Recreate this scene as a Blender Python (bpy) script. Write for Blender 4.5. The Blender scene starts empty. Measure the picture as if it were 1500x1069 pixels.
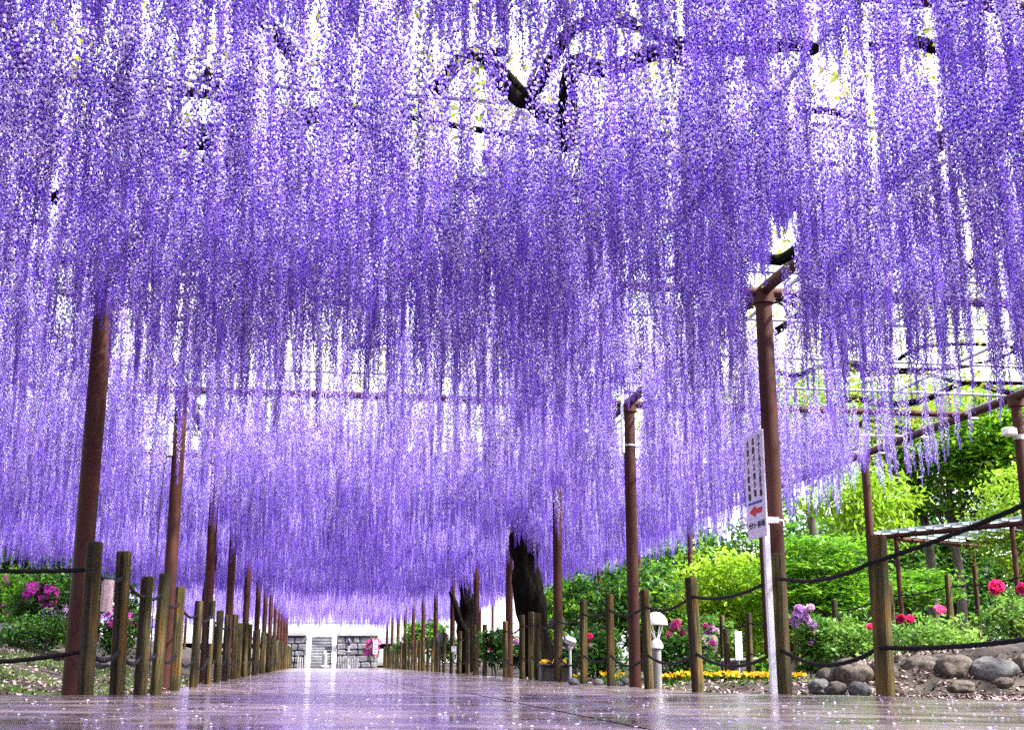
import bpy, math, random
import numpy as np
from mathutils import Vector, Matrix, Euler

random.seed(7)
rng = np.random.default_rng(11)
C = bpy.context.scene.collection
scene = bpy.context.scene
R = math.radians

# ------------------------------------------------------------------ camera
FPX, HX, HY = 1780.0, 465.0, 970.0           # focal length and path vanishing point in photo pixels (1500 x 1069)
EYE = Vector((0.0, 0.0, 0.30))
PITCH = math.atan((HY - 534.5) / FPX)
YAW = math.atan((750.0 - HX) / FPX * math.cos(PITCH))
cam_data = bpy.data.cameras.new('camera')
cam = bpy.data.objects.new('camera', cam_data)
C.objects.link(cam)
cam_data.sensor_width = 36.0
cam_data.lens = FPX / 1500.0 * 36.0
cam_data.clip_start = 0.05
cam_data.clip_end = 2000.0
cam.location = EYE
cam.rotation_euler = (math.pi / 2 + PITCH, 0.0, -YAW)
scene.camera = cam
CAMR = cam.rotation_euler.to_matrix()

# ------------------------------------------------------------------ world, sun, exposure
SUN_EL, SUN_AZ = R(50), R(118)                # bright hazy sun from the open right-hand side
world = bpy.data.worlds.new('World')
scene.world = world
world.use_nodes = True
wn, wl = world.node_tree.nodes, world.node_tree.links
for n in list(wn):
    wn.remove(n)
sky = wn.new('ShaderNodeTexSky')
sky.sky_type = 'NISHITA'
sky.sun_disc = False
sky.sun_elevation = SUN_EL
sky.sun_rotation = SUN_AZ
sky.air_density = 1.0
sky.dust_density = 2.0
sky.ozone_density = 1.0
hsv = wn.new('ShaderNodeHueSaturation')       # thin overcast: the blue is mostly gone
hsv.inputs['Saturation'].default_value = 0.25
bg = wn.new('ShaderNodeBackground')
bg.inputs['Strength'].default_value = 0.15
wo = wn.new('ShaderNodeOutputWorld')
wl.new(sky.outputs[0], hsv.inputs['Color'])
wl.new(hsv.outputs[0], bg.inputs['Color'])
wl.new(bg.outputs[0], wo.inputs['Surface'])

sd = bpy.data.lights.new('sun', 'SUN')
sd.energy = 4.0
sd.angle = R(2.0)
sd.color = (1.0, 0.96, 0.9)
sun = bpy.data.objects.new('sun', sd)
C.objects.link(sun)
sdir = Vector((math.sin(SUN_AZ) * math.cos(SUN_EL), math.cos(SUN_AZ) * math.cos(SUN_EL), math.sin(SUN_EL)))
sun.rotation_euler = sdir.to_track_quat('Z', 'Y').to_euler()

vs = scene.view_settings
vs.view_transform = 'Standard'
vs.look = 'None'
vs.exposure = 2.15
vs.gamma = 1.0
vs.use_curve_mapping = False
scene.render.engine = 'CYCLES'
scene.cycles.use_denoising = False
scene.cycles.denoiser = 'OPENIMAGEDENOISE'
scene.cycles.denoising_input_passes = 'RGB_ALBEDO_NORMAL'
scene.cycles.denoising_prefilter = 'ACCURATE'
scene.cycles.max_bounces = 10
scene.cycles.diffuse_bounces = 8
scene.cycles.glossy_bounces = 3
scene.cycles.transmission_bounces = 6
scene.cycles.transparent_max_bounces = 4
scene.cycles.caustics_reflective = False
scene.cycles.caustics_refractive = False
scene.cycles.sample_clamp_indirect = 4.0

# ------------------------------------------------------------------ pixel -> place helpers
def ray(px, py):
    return CAMR @ Vector(((px - 750.0) / FPX, -(py - 534.5) / FPX, -1.0))
def on_x(px, py, X):
    d = ray(px, py); return EYE + d * ((X - EYE.x) / d.x)
def on_y(px, py, Y):
    d = ray(px, py); return EYE + d * ((Y - EYE.y) / d.y)
def on_z(px, py, Z):
    d = ray(px, py); return EYE + d * ((Z - EYE.z) / d.z)
CAMI = CAMR.inverted()
def project(p):
    v = CAMI @ (Vector(p) - EYE)
    return (750 + FPX * v.x / -v.z, 534.5 - FPX * v.y / -v.z) if v.z < 0 else (-9999, -9999)

# ------------------------------------------------------------------ mesh builder
class MB:
    def __init__(s):
        s.v, s.f, s.m, s.sm = [], [], [], []
    def add(s, verts, faces, mi=0, smooth=False):
        o = len(s.v)
        s.v.extend([tuple(v) for v in verts])
        s.f.extend([tuple(i + o for i in f) for f in faces])
        s.m.extend([mi] * len(faces)); s.sm.extend([smooth] * len(faces))
    def box(s, c, size, rot=None, mi=0, bev=0.0):
        x, y, z = size[0] / 2, size[1] / 2, size[2] / 2
        if bev <= 0:
            vs_ = [(-x, -y, -z), (x, -y, -z), (x, y, -z), (-x, y, -z), (-x, -y, z), (x, -y, z), (x, y, z), (-x, y, z)]
            fs_ = [(0, 3, 2, 1), (4, 5, 6, 7), (0, 1, 5, 4), (1, 2, 6, 5), (2, 3, 7, 6), (3, 0, 4, 7)]
        else:
            b = bev
            prof = [(-z, b), (-z + b, 0), (z - b, 0), (z, b)]
            vs_, fs_ = [], []
            for zz, i in prof:
                X, Y = x - i, y - i
                vs_ += [(-X + b, -Y, zz), (X - b, -Y, zz), (X, -Y + b, zz), (X, Y - b, zz), (X - b, Y, zz), (-X + b, Y, zz), (-X, Y - b, zz), (-X, -Y + b, zz)]
            for k in range(3):
                for j in range(8):
                    fs_.append((k * 8 + j, k * 8 + (j + 1) % 8, k * 8 + 8 + (j + 1) % 8, k * 8 + 8 + j))
            fs_.append(tuple(range(7, -1, -1))); fs_.append(tuple(range(24, 32)))
        M_ = rot.to_matrix() if isinstance(rot, Euler) else rot
        out = []
        for v in vs_:
            v = Vector(v)
            if M_ is not None: v = M_ @ v
            out.append(v + Vector(c))
        s.add(out, fs_, mi)
    def tube(s, pts, rad, n=10, mi=0, caps=True, smooth=True, jitter=None):
        pts = [Vector(p) for p in pts]
        rr = rad if isinstance(rad, (list, tuple)) else [rad] * len(pts)
        up = None; vs_, fs_ = [], []
        for i, p in enumerate(pts):
            t = (pts[min(i + 1, len(pts) - 1)] - pts[max(i - 1, 0)]).normalized()
            if up is None:
                up = Vector((1, 0, 0)) if abs(t.x) < 0.9 else Vector((0, 1, 0))
            u = (up - t * up.dot(t)).normalized(); w = t.cross(u); up = u
            for k in range(n):
                a = 2 * math.pi * k / n
                r_ = rr[i] * (jitter(i, k) if jitter else 1.0)
                vs_.append(p + (u * math.cos(a) + w * math.sin(a)) * r_)
        for i in range(len(pts) - 1):
            for k in range(n):
                fs_.append((i * n + k, i * n + (k + 1) % n, i * n + n + (k + 1) % n, i * n + n + k))
        s.add(vs_, fs_, mi, smooth)
        if caps:
            o = len(vs_) - n
            s.add(vs_[:n], [tuple(range(n - 1, -1, -1))], mi)
            s.add(vs_[o:], [tuple(range(n))], mi)
    def lathe(s, prof, n=20, mi=0, c=(0, 0, 0), smooth=True):
        vs_, fs_ = [], []
        for r_, z in prof:
            for k in range(n):
                a = 2 * math.pi * k / n
                vs_.append((c[0] + r_ * math.cos(a), c[1] + r_ * math.sin(a), c[2] + z))
        for i in range(len(prof) - 1):
            for k in range(n):
                fs_.append((i * n + k, i * n + (k + 1) % n, i * n + n + (k + 1) % n, i * n + n + k))
        s.add(vs_, fs_, mi, smooth)
    def mesh(s, name, mats):
        me = bpy.data.meshes.new(name)
        me.from_pydata(s.v, [], s.f)
        if not isinstance(mats, (list, tuple)): mats = [mats]
        for m in mats: me.materials.append(m)
        me.polygons.foreach_set('material_index', s.m)
        me.polygons.foreach_set('use_smooth', s.sm)
        me.update()
        return me
    def build(s, name, mats, parent=None, loc=None):
        return link(name, s.mesh(name, mats), parent, loc)

def link(name, data, parent=None, loc=None, rot=None, scale=None):
    o = bpy.data.objects.new(name, data)
    C.objects.link(o)
    if parent is not None: o.parent = parent
    if loc is not None: o.location = loc
    if rot is not None: o.rotation_euler = rot
    if scale is not None: o.scale = scale
    return o
def tag(o, label=None, cat=None, group=None, kind=None):
    if label: o['label'] = label
    if cat: o['category'] = cat
    if group: o['group'] = group
    if kind: o['kind'] = kind
    return o
def thing(name, label, cat, loc=(0, 0, 0), group=None, rz=0.0):
    o = bpy.data.objects.new(name, None)
    o.empty_display_size = 0.2
    C.objects.link(o); o.location = loc; o.rotation_euler = (0, 0, rz)
    return tag(o, label, cat, group)

# ------------------------------------------------------------------ materials
def mat(name, cols, scale=8.0, rough=0.7, bump=0.0, bscale=None, stretch=(1, 1, 1), metallic=0.0, spec=0.5,
        detail=5.0, ramp=(0.3, 0.7), translucent=0.0, trans_col=None, objrand=0.0, rough2=None, coat=0.0, coords='Object', bdist=0.02):
    m = bpy.data.materials.new(name)
    m.use_nodes = True
    nt = m.node_tree; N, L = nt.nodes, nt.links
    b = N['Principled BSDF']; out = N['Material Output']
    tc = N.new('ShaderNodeTexCoord'); mp = N.new('ShaderNodeMapping')
    mp.inputs['Scale'].default_value = stretch
    L.new(tc.outputs[coords], mp.inputs['Vector'])
    no = N.new('ShaderNodeTexNoise')
    no.inputs['Scale'].default_value = scale; no.inputs['Detail'].default_value = detail
    L.new(mp.outputs[0], no.inputs['Vector'])
    cr = N.new('ShaderNodeValToRGB')
    els = cr.color_ramp.elements
    while len(els) < len(cols): els.new(0.5)
    for i, c in enumerate(cols):
        els[i].position = ramp[0] + (ramp[1] - ramp[0]) * (i / max(1, len(cols) - 1))
        els[i].color = (*c, 1)
    L.new(no.outputs['Fac'], cr.inputs['Fac'])
    col = cr.outputs['Color']
    if objrand > 0:
        oi = N.new('ShaderNodeObjectInfo'); hs = N.new('ShaderNodeHueSaturation'); mr = N.new('ShaderNodeMapRange')
        mr.inputs['To Min'].default_value = 1 - objrand; mr.inputs['To Max'].default_value = 1 + objrand
        L.new(oi.outputs['Random'], mr.inputs['Value']); L.new(mr.outputs[0], hs.inputs['Value'])
        L.new(col, hs.inputs['Color']); col = hs.outputs['Color']
    L.new(col, b.inputs['Base Color'])
    b.inputs['Roughness'].default_value = rough
    if rough2 is not None:
        mr2 = N.new('ShaderNodeMapRange')
        mr2.inputs['From Min'].default_value = 0.35; mr2.inputs['From Max'].default_value = 0.65
        mr2.inputs['To Min'].default_value = rough; mr2.inputs['To Max'].default_value = rough2
        L.new(no.outputs['Fac'], mr2.inputs['Value']); L.new(mr2.outputs[0], b.inputs['Roughness'])
    b.inputs['Metallic'].default_value = metallic
    b.inputs['Specular IOR Level'].default_value = spec
    b.inputs['Coat Weight'].default_value = coat
    if bump > 0:
        nb = N.new('ShaderNodeTexNoise'); nb.inputs['Scale'].default_value = bscale or scale * 3
        nb.inputs['Detail'].default_value = 6
        L.new(mp.outputs[0], nb.inputs['Vector'])
        bp = N.new('ShaderNodeBump'); bp.inputs['Strength'].default_value = bump; bp.inputs['Distance'].default_value = bdist
        L.new(nb.outputs['Fac'], bp.inputs['Height']); L.new(bp.outputs[0], b.inputs['Normal'])
    if translucent > 0:
        tr = N.new('ShaderNodeBsdfTranslucent'); mx = N.new('ShaderNodeMixShader')
        mx.inputs[0].default_value = translucent
        if trans_col: tr.inputs['Color'].default_value = (*trans_col, 1)
        else: L.new(col, tr.inputs['Color'])
        L.new(b.outputs[0], mx.inputs[1]); L.new(tr.outputs[0], mx.inputs[2]); L.new(mx.outputs[0], out.inputs['Surface'])
    return m

M = {}
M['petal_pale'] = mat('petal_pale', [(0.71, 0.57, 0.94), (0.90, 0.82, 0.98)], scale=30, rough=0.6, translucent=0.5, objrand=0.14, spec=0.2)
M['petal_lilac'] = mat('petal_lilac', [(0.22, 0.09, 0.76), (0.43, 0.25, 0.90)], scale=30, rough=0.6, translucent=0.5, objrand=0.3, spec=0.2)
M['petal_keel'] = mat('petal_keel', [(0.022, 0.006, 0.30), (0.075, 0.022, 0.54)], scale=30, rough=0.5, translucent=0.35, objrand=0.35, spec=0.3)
M['raceme_stem'] = mat('raceme_stem', [(0.14, 0.08, 0.24), (0.22, 0.15, 0.28)], scale=20, rough=0.7)
M['vine_bark'] = mat('vine_bark', [(0.003, 0.0024, 0.002), (0.011, 0.009, 0.007)], scale=14, spec=0.05, rough=0.95, bump=0.9, bscale=22, stretch=(1, 1, 0.25), bdist=0.05)
M['vine_leaf'] = mat('vine_leaf', [(0.22, 0.27, 0.03), (0.36, 0.38, 0.06)], scale=3, rough=0.5, translucent=0.5)
M['pipe_brown'] = mat('pipe_brown', [(0.036, 0.011, 0.008), (0.062, 0.020, 0.014)], scale=5, rough=0.55, rough2=0.7, bump=0.12, bscale=60, spec=0.18, objrand=0.12)
M['pipe_grey'] = mat('pipe_grey', [(0.30, 0.31, 0.32), (0.48, 0.49, 0.50)], scale=9, rough=0.45, metallic=0.2, objrand=0.1)
def log_material():
    m = mat('log', [(0.008, 0.006, 0.003), (0.052, 0.043, 0.016), (0.14, 0.11, 0.055)], scale=16, rough=0.85, bump=1.0, bscale=60, stretch=(1, 1, 0.07), objrand=0.3, ramp=(0.3, 0.74), bdist=0.02, spec=0.25)
    nt = m.node_tree; N, L = nt.nodes, nt.links; b = N['Principled BSDF']
    prev = b.inputs['Base Color'].links[0].from_socket
    tc = N.new('ShaderNodeTexCoord'); no = N.new('ShaderNodeTexNoise'); no.inputs['Scale'].default_value = 3.1; no.inputs['Detail'].default_value = 4
    oi = N.new('ShaderNodeObjectInfo'); ad = N.new('ShaderNodeVectorMath'); ad.operation = 'ADD'
    L.new(tc.outputs['Object'], ad.inputs[0]); L.new(oi.outputs['Location'], ad.inputs[1]); L.new(ad.outputs[0], no.inputs['Vector'])
    cr = N.new('ShaderNodeValToRGB'); e = cr.color_ramp.elements
    e[0].position = 0.36; e[0].color = (0.55, 0.62, 0.34, 1); e.new(0.5).color = (1.0, 0.95, 0.8, 1); e[2].position = 0.66; e[2].color = (1.5, 1.0, 0.45, 1)
    L.new(no.outputs['Fac'], cr.inputs['Fac'])
    mx = N.new('ShaderNodeMix'); mx.data_type = 'RGBA'; mx.blend_type = 'MULTIPLY'; mx.inputs['Factor'].default_value = 0.9
    L.new(prev, mx.inputs['A']); L.new(cr.outputs['Color'], mx.inputs['B']); L.new(mx.outputs['Result'], b.inputs['Base Color'])
    return m
M['log'] = log_material()
M['log_crack'] = mat('log_crack', [(0.012, 0.009, 0.006), (0.03, 0.022, 0.014)], scale=10, rough=0.95)
M['path'] = mat('path', [(0.135, 0.095, 0.10), (0.24, 0.185, 0.195)], scale=3.5, rough=0.10, rough2=0.27, bump=0.05, bscale=70, detail=9, spec=0.6, bdist=0.004)
M['soil'] = mat('soil', [(0.010, 0.008, 0.006), (0.03, 0.022, 0.016), (0.085, 0.065, 0.05)], scale=6, rough=0.95, bump=0.8, bscale=25, detail=9)
M['white_paint'] = mat('white_paint', [(0.72, 0.72, 0.74), (0.82, 0.82, 0.82)], scale=4, rough=0.4)

# ================================================================== large structure
X_LEFT, X_RIGHT = -1.78, 3.92                 # the two pipe-post rows along the path
FENCE_L, FENCE_R = -1.52, 3.78                # log fences just inside of them
OUT_R, OUT_L = 8.75, -6.6                     # outer post rows
ROOF = 3.62
PLAZA_Z = 0.10
STAIR_Y = 74.0

def smooth(a, b, x):
    t = min(1.0, max(0.0, (x - a) / (b - a))); return t * t * (3 - 2 * t)
def ground_z(x, y):
    z = 0.0
    if x < -1.9:
        z += min(1.5, max(0.0, -x - 2.3) * 0.22) * smooth(7.0, 11.0, y)
    if x > 4.1:
        x0 = 4.7 + (y - 11.3) * 0.42
        rise = 0.08 * smooth(4.1, 4.6, x) + 0.22 * smooth(x0, x0 + 0.7, x) + min(0.6, 0.12 * max(0.0, x - x0 - 0.5))
        z += rise * smooth(10.6, 11.6, y + max(0.0, x - 5.5) * 0.15)
    return z

def axis(parts):
    out = []
    for a, b, st in parts:
        out += list(np.arange(a, b, st))
    return out + [parts[-1][1]]
gx = axis([(-600, -60, 90), (-60, -12, 4), (-12, 14, 0.3), (14, 60, 4), (60, 600, 90)])
gy = axis([(-80, -8, 12), (-8, 6, 1.0), (6, 30, 0.3), (30, 110, 2.0), (110, 1200, 90)])
gm = MB()
gm.add([(x, y, ground_z(x, y) - 0.012 + (0.012 * math.sin(x * 5.1 + y * 3.3) if (x < -1.9 or x > 4.0) and y > 8 else 0.0)) for y in gy for x in gx],
       [(j * len(gx) + i, j * len(gx) + i + 1, (j + 1) * len(gx) + i + 1, (j + 1) * len(gx) + i) for j in range(len(gy) - 1) for i in range(len(gx) - 1)], 0, True)
tag(gm.build('ground', M['soil']), kind='structure')

# promenade between the fences, a sheet with a sawn joint, and the slightly higher wet forecourt in front of it
JOINT_X = 1.02
pm = MB()
ysp = [6.5, 9, 12, 16, 22, 30, 45, 60, STAIR_Y + 0.2]
for x0, x1 in ((FENCE_L - 0.10, JOINT_X - 0.008), (JOINT_X + 0.008, FENCE_R + 0.12)):
    for a, b in zip(ysp[:-1], ysp[1:]):
        pm.add([(x0, a, 0.006), (x1, a, 0.006), (x1, b, 0.006), (x0, b, 0.006)], [(0, 1, 2, 3)])
tag(pm.build('path', M['path']), kind='structure')
jm = MB(); jm.add([(JOINT_X - 0.02, 6.5, 0.001), (JOINT_X + 0.02, 6.5, 0.001), (JOINT_X + 0.02, STAIR_Y, 0.001), (JOINT_X - 0.02, STAIR_Y, 0.001)], [(0, 1, 2, 3)])
tag(jm.build('path_joint', M['log_crack']), kind='structure')

edge_px = [(-700, 1020), (0, 1018), (250, 1017), (600, 1015), (1024, 1013.5), (1250, 1018), (1500, 1026), (2100, 1050)]
edge = [on_z(px, py, PLAZA_Z) for px, py in edge_px]
am = MB()
for j in range(len(edge) - 1):
    a, b = edge[j], edge[j + 1]
    if a.x < JOINT_X < b.x:
        t = (JOINT_X - a.x) / (b.x - a.x); mid = a.lerp(b, t)
        segs = [(a, mid - Vector((0.008, 0, 0))), (mid + Vector((0.008, 0, 0)), b)]
    else:
        segs = [(a, b)]
    for a, b in segs:
        am.add([(a.x, -15, PLAZA_Z), (b.x, -15, PLAZA_Z), (b.x, b.y, PLAZA_Z), (a.x, a.y, PLAZA_Z), (b.x, b.y + 0.16, -0.03), (a.x, a.y + 0.16, -0.03)],
               [(0, 1, 2, 3), (3, 2, 4, 5)])
tag(am.build('forecourt_paving', M['path']), kind='structure')
jm = MB(); jm.add([(JOINT_X - 0.02, -15, PLAZA_Z - 0.005), (JOINT_X + 0.02, -15, PLAZA_Z - 0.005), (JOINT_X + 0.02, 7.75, PLAZA_Z - 0.005), (JOINT_X - 0.02, 7.75, PLAZA_Z - 0.005)], [(0, 1, 2, 3)])
tag(jm.build('forecourt_joint', M['log_crack']), kind='structure')

# ================================================================== pergola of steel pipes
pergola = thing('wisteria_pergola', 'long steel pipe pergola with brown posts carrying the hanging wisteria over the path', 'pergola', (0, 10, 0))
def cyl_mesh(name, r, L, material, n=16):
    b = MB(); b.tube([(0, 0, 0), (0, 0, L)], r, n); return b.mesh(name, material)
def part(name, data, parent, loc, rot=(0, 0, 0), scale=(1, 1, 1)):
    o = link(name, data, parent, None, rot, scale)
    o.location = Vector(loc) - parent.location
    return o
post_me = cyl_mesh('post', 0.075, 1.0, M['pipe_brown'], 20)
thin_post_me = cyl_mesh('post', 0.066, 1.0, M['pipe_brown'], 16)
beam_me = cyl_mesh('beam', 0.055, 1.0, M['pipe_brown'], 14)
lat_me = cyl_mesh('lattice_pipe', 0.019, 1.0, M['pipe_grey'], 8)
brk = MB(); brk.tube([(0, 0, 0), (0, 0, 0.10)], 0.10, 18); cap_me = brk.mesh('post_cap', M['pipe_brown'])

left_rows = [on_x(px, 985, X_LEFT).y for px in (108, 240, 299, 331, 356, 373)]
right_rows = [on_x(px, 985, X_RIGHT).y for px in (1146, 930, 818, 746, 697, 662, 637)]
while left_rows[-1] < 71: left_rows.append(left_rows[-1] + 5.0)
while right_rows[-1] < 71: right_rows.append(right_rows[-1] + 5.0)
print('L', [round(v, 1) for v in left_rows], 'R', [round(v, 1) for v in right_rows])
def post_at(x, y, me=post_me, lean=0.0):
    z0 = ground_z(x, y) - 0.05
    o = part('post', me, pergola, (x, y, z0), (0, lean, 0), (1, 1, ROOF - z0))
    part('post_cap', cap_me, pergola, (x, y, ROOF - 0.13))
    return o
for y in left_rows: post_at(X_LEFT, y)
for y in right_rows: post_at(X_RIGHT, y)
out_right = [on_x(1493, 640, OUT_R).y] + [on_x(1279, 850, OUT_R).y + 4.9 * k for k in range(11)]
for y in out_right: post_at(OUT_R, y, thin_post_me)
out_left = [on_x(30, 900, OUT_L).y + 5.0 * k for k in (-2, -1, 0, 1, 2, 3, 4, 5, 6, 7)]
for y in out_left: post_at(OUT_L, y, thin_post_me)
Y0, Y1 = -7.0, 71.5                          # the roof goes on over and behind the viewer
X0, X1 = OUT_L - 0.5, OUT_R + 0.5
for X in (OUT_L, X_LEFT, X_RIGHT, OUT_R):                  # lengthwise beams, one pipe for each bay
    y = right_rows[0] - 15.0
    while y < Y1:
        part('beam', beam_me, pergola, (X, y + 0.01, ROOF), (-math.pi / 2, 0, 0), (1, 1, min(4.96, Y1 - y)))
        y += 5.0
for y in [right_rows[0] - 10, right_rows[0] - 5] + right_rows:   # cross beams just under them
    for a, b in ((OUT_L, X_LEFT), (X_LEFT, X_RIGHT), (X_RIGHT, OUT_R)):
        part('beam', beam_me, pergola, (a + 0.06, y, ROOF - 0.02), (0, math.pi / 2, 0), (0.8, 0.8, b - a - 0.12))
y = Y0 + 0.4
while y < Y1:
    part('lattice_pipe', lat_me, pergola, (X0, y, ROOF + 0.078), (0, math.pi / 2, 0), (1, 1, X1 - X0)); y += 1.5
x = X0 + 0.5
while x < X1:
    part('lattice_pipe', lat_me, pergola, (x, Y0, ROOF + 0.117), (-math.pi / 2, 0, 0), (1, 1, Y1 - Y0)); x += 1.55

# ================================================================== wisteria racemes
def raceme(length, seed):
    r = random.Random(seed); b = MB()
    wob = [Vector((r.uniform(-.012, .012), r.uniform(-.012, .012), 0)) for _ in range(7)]
    def axis_pt(t):
        k = t * 6; i = min(5, int(k)); return wob[i].lerp(wob[i + 1], k - i) + Vector((0, 0, -length * t))
    b.tube([axis_pt(t / 6) for t in range(7)], [0.0018] * 7, 3, 3, caps=False)
    n = int(length * 150); ga = 2.39996
    for i in range(n):
        t = 0.05 + 0.95 * (i + 0.5) / n
        p = axis_pt(t); a = i * ga + r.uniform(-.35, .35)
        open_ = 1.0 if t < 0.62 else max(0.16, 1.0 - (t - 0.62) / 0.38)
        ped = (0.014 + 0.030 * r.random()) * (0.45 + 0.55 * open_) * (1.12 - 0.3 * t)
        out = Vector((math.cos(a), math.sin(a), 0)); side = Vector((-math.sin(a), math.cos(a), 0))
        q = p + out * ped + Vector((0, 0, -0.012))
        s_ = 0.0103 * (0.5 + 0.5 * open_) * r.uniform(0.85, 1.15)
        tw = r.uniform(-.6, .6); side = (side * math.cos(tw) + Vector((0, 0, 1)) * math.sin(tw)).normalized()
        up = (Vector((0, 0, 1)) * 0.85 + out * 0.35 + side * r.uniform(-.3, .3)).normalized()
        # standard petal: a cupped fan of four faces
        c = q - out * 0.004
        mi = 0 if r.random() < 0.64 else 1
        if open_ < 0.5: mi = 1
        rim = [c + side * s_ * 1.05 + up * s_ * 0.15, c + side * s_ * 0.7 + up * s_ * 1.15, c + up * s_ * 1.35 - out * s_ * 0.35,
               c - side * s_ * 0.7 + up * s_ * 1.15, c - side * s_ * 1.05 + up * s_ * 0.15]
        b.add([c - up * s_ * 0.35 + out * 0.004] + rim, [(0, 1, 2), (0, 2, 3), (0, 3, 4), (0, 4, 5)], mi)
        # wings and keel: a darker pointed hood below it
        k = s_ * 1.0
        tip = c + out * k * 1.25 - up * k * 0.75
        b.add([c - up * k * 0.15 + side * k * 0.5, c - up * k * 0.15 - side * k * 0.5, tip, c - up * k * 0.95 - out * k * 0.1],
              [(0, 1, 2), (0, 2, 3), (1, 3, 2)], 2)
    return b.mesh('raceme', [M['petal_pale'], M['petal_lilac'], M['petal_keel'], M['raceme_stem']])
LENS = [0.85, 1.0, 1.1, 1.2, 1.3, 1.4, 1.5, 1.25]
raceme_me = [raceme(L, 40 + i) for i, L in enumerate(LENS)]
src = bpy.data.collections.new('raceme_sources')           # not linked to the scene: only feeds the mass of racemes
for i, me in enumerate(raceme_me):
    src.objects.link(bpy.data.objects.new('raceme_source_%02d' % i, me))

def vnoise(x, y, s, seed):
    def h(i, j):
        v = math.sin(i * 127.1 + j * 311.7 + seed * 74.7) * 43758.5453; return v - math.floor(v)
    x, y = x / s, y / s; i, j = math.floor(x), math.floor(y); u, v = x - i, y - j
    u = u * u * (3 - 2 * u); v = v * v * (3 - 2 * v)
    return (h(i, j) * (1 - u) + h(i + 1, j) * u) * (1 - v) + (h(i, j + 1) * (1 - u) + h(i + 1, j + 1) * u) * v

DENS = 80.0
# the photograph shows these posts bare up to some height: racemes hanging in front of them are short there
BARE = [(1120, 20, 395, 10.1), (917, 20, 578, 14.6), (814, 9, 715, 19.5), (746, 7, 768, 24.5), (1150, 18, 322, 9.4), (143, 20, 452, 8.7), (248, 13, 600, 13.8), (301, 8, 705, 18.8), (334, 6, 765, 23.5), (1262, 14, 690, 19.0)]
def clear_view(x, y, L):
    for px, w, lim, yp in BARE:
        if y < yp:
            p = project((x, y, ROOF - 0.6))
            if abs(p[0] - px) < w + 40 / y:
                zlim = on_y(p[0], lim, y).z
                L = min(L, ROOF + 0.05 - zlim + random.uniform(-.08, .1))
    return L
spots = []
n_try = int((X1 - X0) * (Y1 - Y0) * DENS)
for _ in range(n_try):
    x = random.uniform(X0, X1); y = random.uniform(Y0 + 0.3, Y1)
    d = 0.55 * vnoise(x, y, 1.1, 1) + 0.45 * vnoise(x, y, 0.4, 2)
    keep = (0.10 + 0.90 * smooth(0.29, 0.56, d)) * (1.0 if 4.5 < y < 9 else 0.70)
    keep *= 1.0 - 0.5 * smooth(9.0, 10.2, y) * (1 - smooth(15, 20, y))                       # thinner second bay
    keep *= 1.0 - 0.72 * smooth(36, 46, y)                                                    # and thinner towards the stairs
    if x > 4.2: keep *= 1.0 - 0.86 * smooth(4.3, 5.2, x) * smooth(8.6, 9.4, y) * (1 - smooth(13.5, 15.8, y))
    if x > 7.4 and y > 8: keep *= 0.3 if y > 22 else 0.13
    if random.random() > keep: continue
    if min(abs(x - X_LEFT), abs(x - X_RIGHT)) < 0.11 and random.random() < 0.5: continue
    L = 1.18 + 0.28 * (vnoise(x, y, 2.3, 5) - 0.5) + random.gauss(0, 0.17) + 0.22 * smooth(42, 55, y)
    if y < 5.4: L = min(L, max(0.3, ROOF - 0.05 - 0.60 * y + random.uniform(-.1, .15))) if y > 3.0 else min(L, 1.15)
    if x > 5.8: L *= 1.0 - 0.5 * smooth(5.8, 8.0, x) * smooth(8.5, 11, y)
    L = clear_view(x, y, L)
    if L < 0.35: continue
    spots.append((x, y, ROOF + random.uniform(-0.02, 0.14), min(1.75, L), random.uniform(0, 6.283)))
print('racemes', len(spots))

vine_near = thing('wisteria_vine', 'old wisteria with the thick black leaning trunk, its lilac racemes covering the front bays', 'wisteria', (4.3, 24.0, 0))
vine_far = thing('wisteria_vine', 'wisteria with a slimmer twisted forked trunk, lilac racemes over the bays near the stairs', 'wisteria', (4.4, 36.0, 0))
def pick(L):
    i = min(range(len(LENS)), key=lambda k: abs(LENS[k] - L) + random.random() * 0.15); return i, L / LENS[i]
near = []
for k, (x, y, z, L, a) in enumerate(spots):
    px, py = project((x, y, z - L * 0.7))
    if y < 9.0 and -10 < px < 1510 and 0 < py < 700: near.append((Vector((x, y, z - L / 2)).length, k))
near = set(k for _, k in sorted(near)[:300])
mass = {0: [], 1: []}
for k, (x, y, z, L, a) in enumerate(spots):
    i, s_ = pick(L)
    if k in near:
        o = part('raceme', raceme_me[i], vine_near, (x, y, z), (random.gauss(0, .02), random.gauss(0, .02), a), (1, 1, s_))
    else:
        mass[0 if y < 30 else 1].append((x, y, z, i, s_, a))

ng = bpy.data.node_groups.new('hang_racemes', 'GeometryNodeTree')
ng.interface.new_socket('Geometry', in_out='INPUT', socket_type='NodeSocketGeometry')
ng.interface.new_socket('Geometry', in_out='OUTPUT', socket_type='NodeSocketGeometry')
gi, go = ng.nodes.new('NodeGroupInput'), ng.nodes.new('NodeGroupOutput')
iop = ng.nodes.new('GeometryNodeInstanceOnPoints'); ci = ng.nodes.new('GeometryNodeCollectionInfo')
ci.inputs['Collection'].default_value = src; ci.inputs['Separate Children'].default_value = True
def named(nm, ty):
    n = ng.nodes.new('GeometryNodeInputNamedAttribute'); n.data_type = ty; n.inputs['Name'].default_value = nm; return n.outputs[0]
ng.links.new(gi.outputs[0], iop.inputs['Points']); ng.links.new(ci.outputs[0], iop.inputs['Instance'])
iop.inputs['Pick Instance'].default_value = True
ng.links.new(named('pick', 'INT'), iop.inputs['Instance Index'])
ng.links.new(named('turn', 'FLOAT_VECTOR'), iop.inputs['Rotation'])
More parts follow.
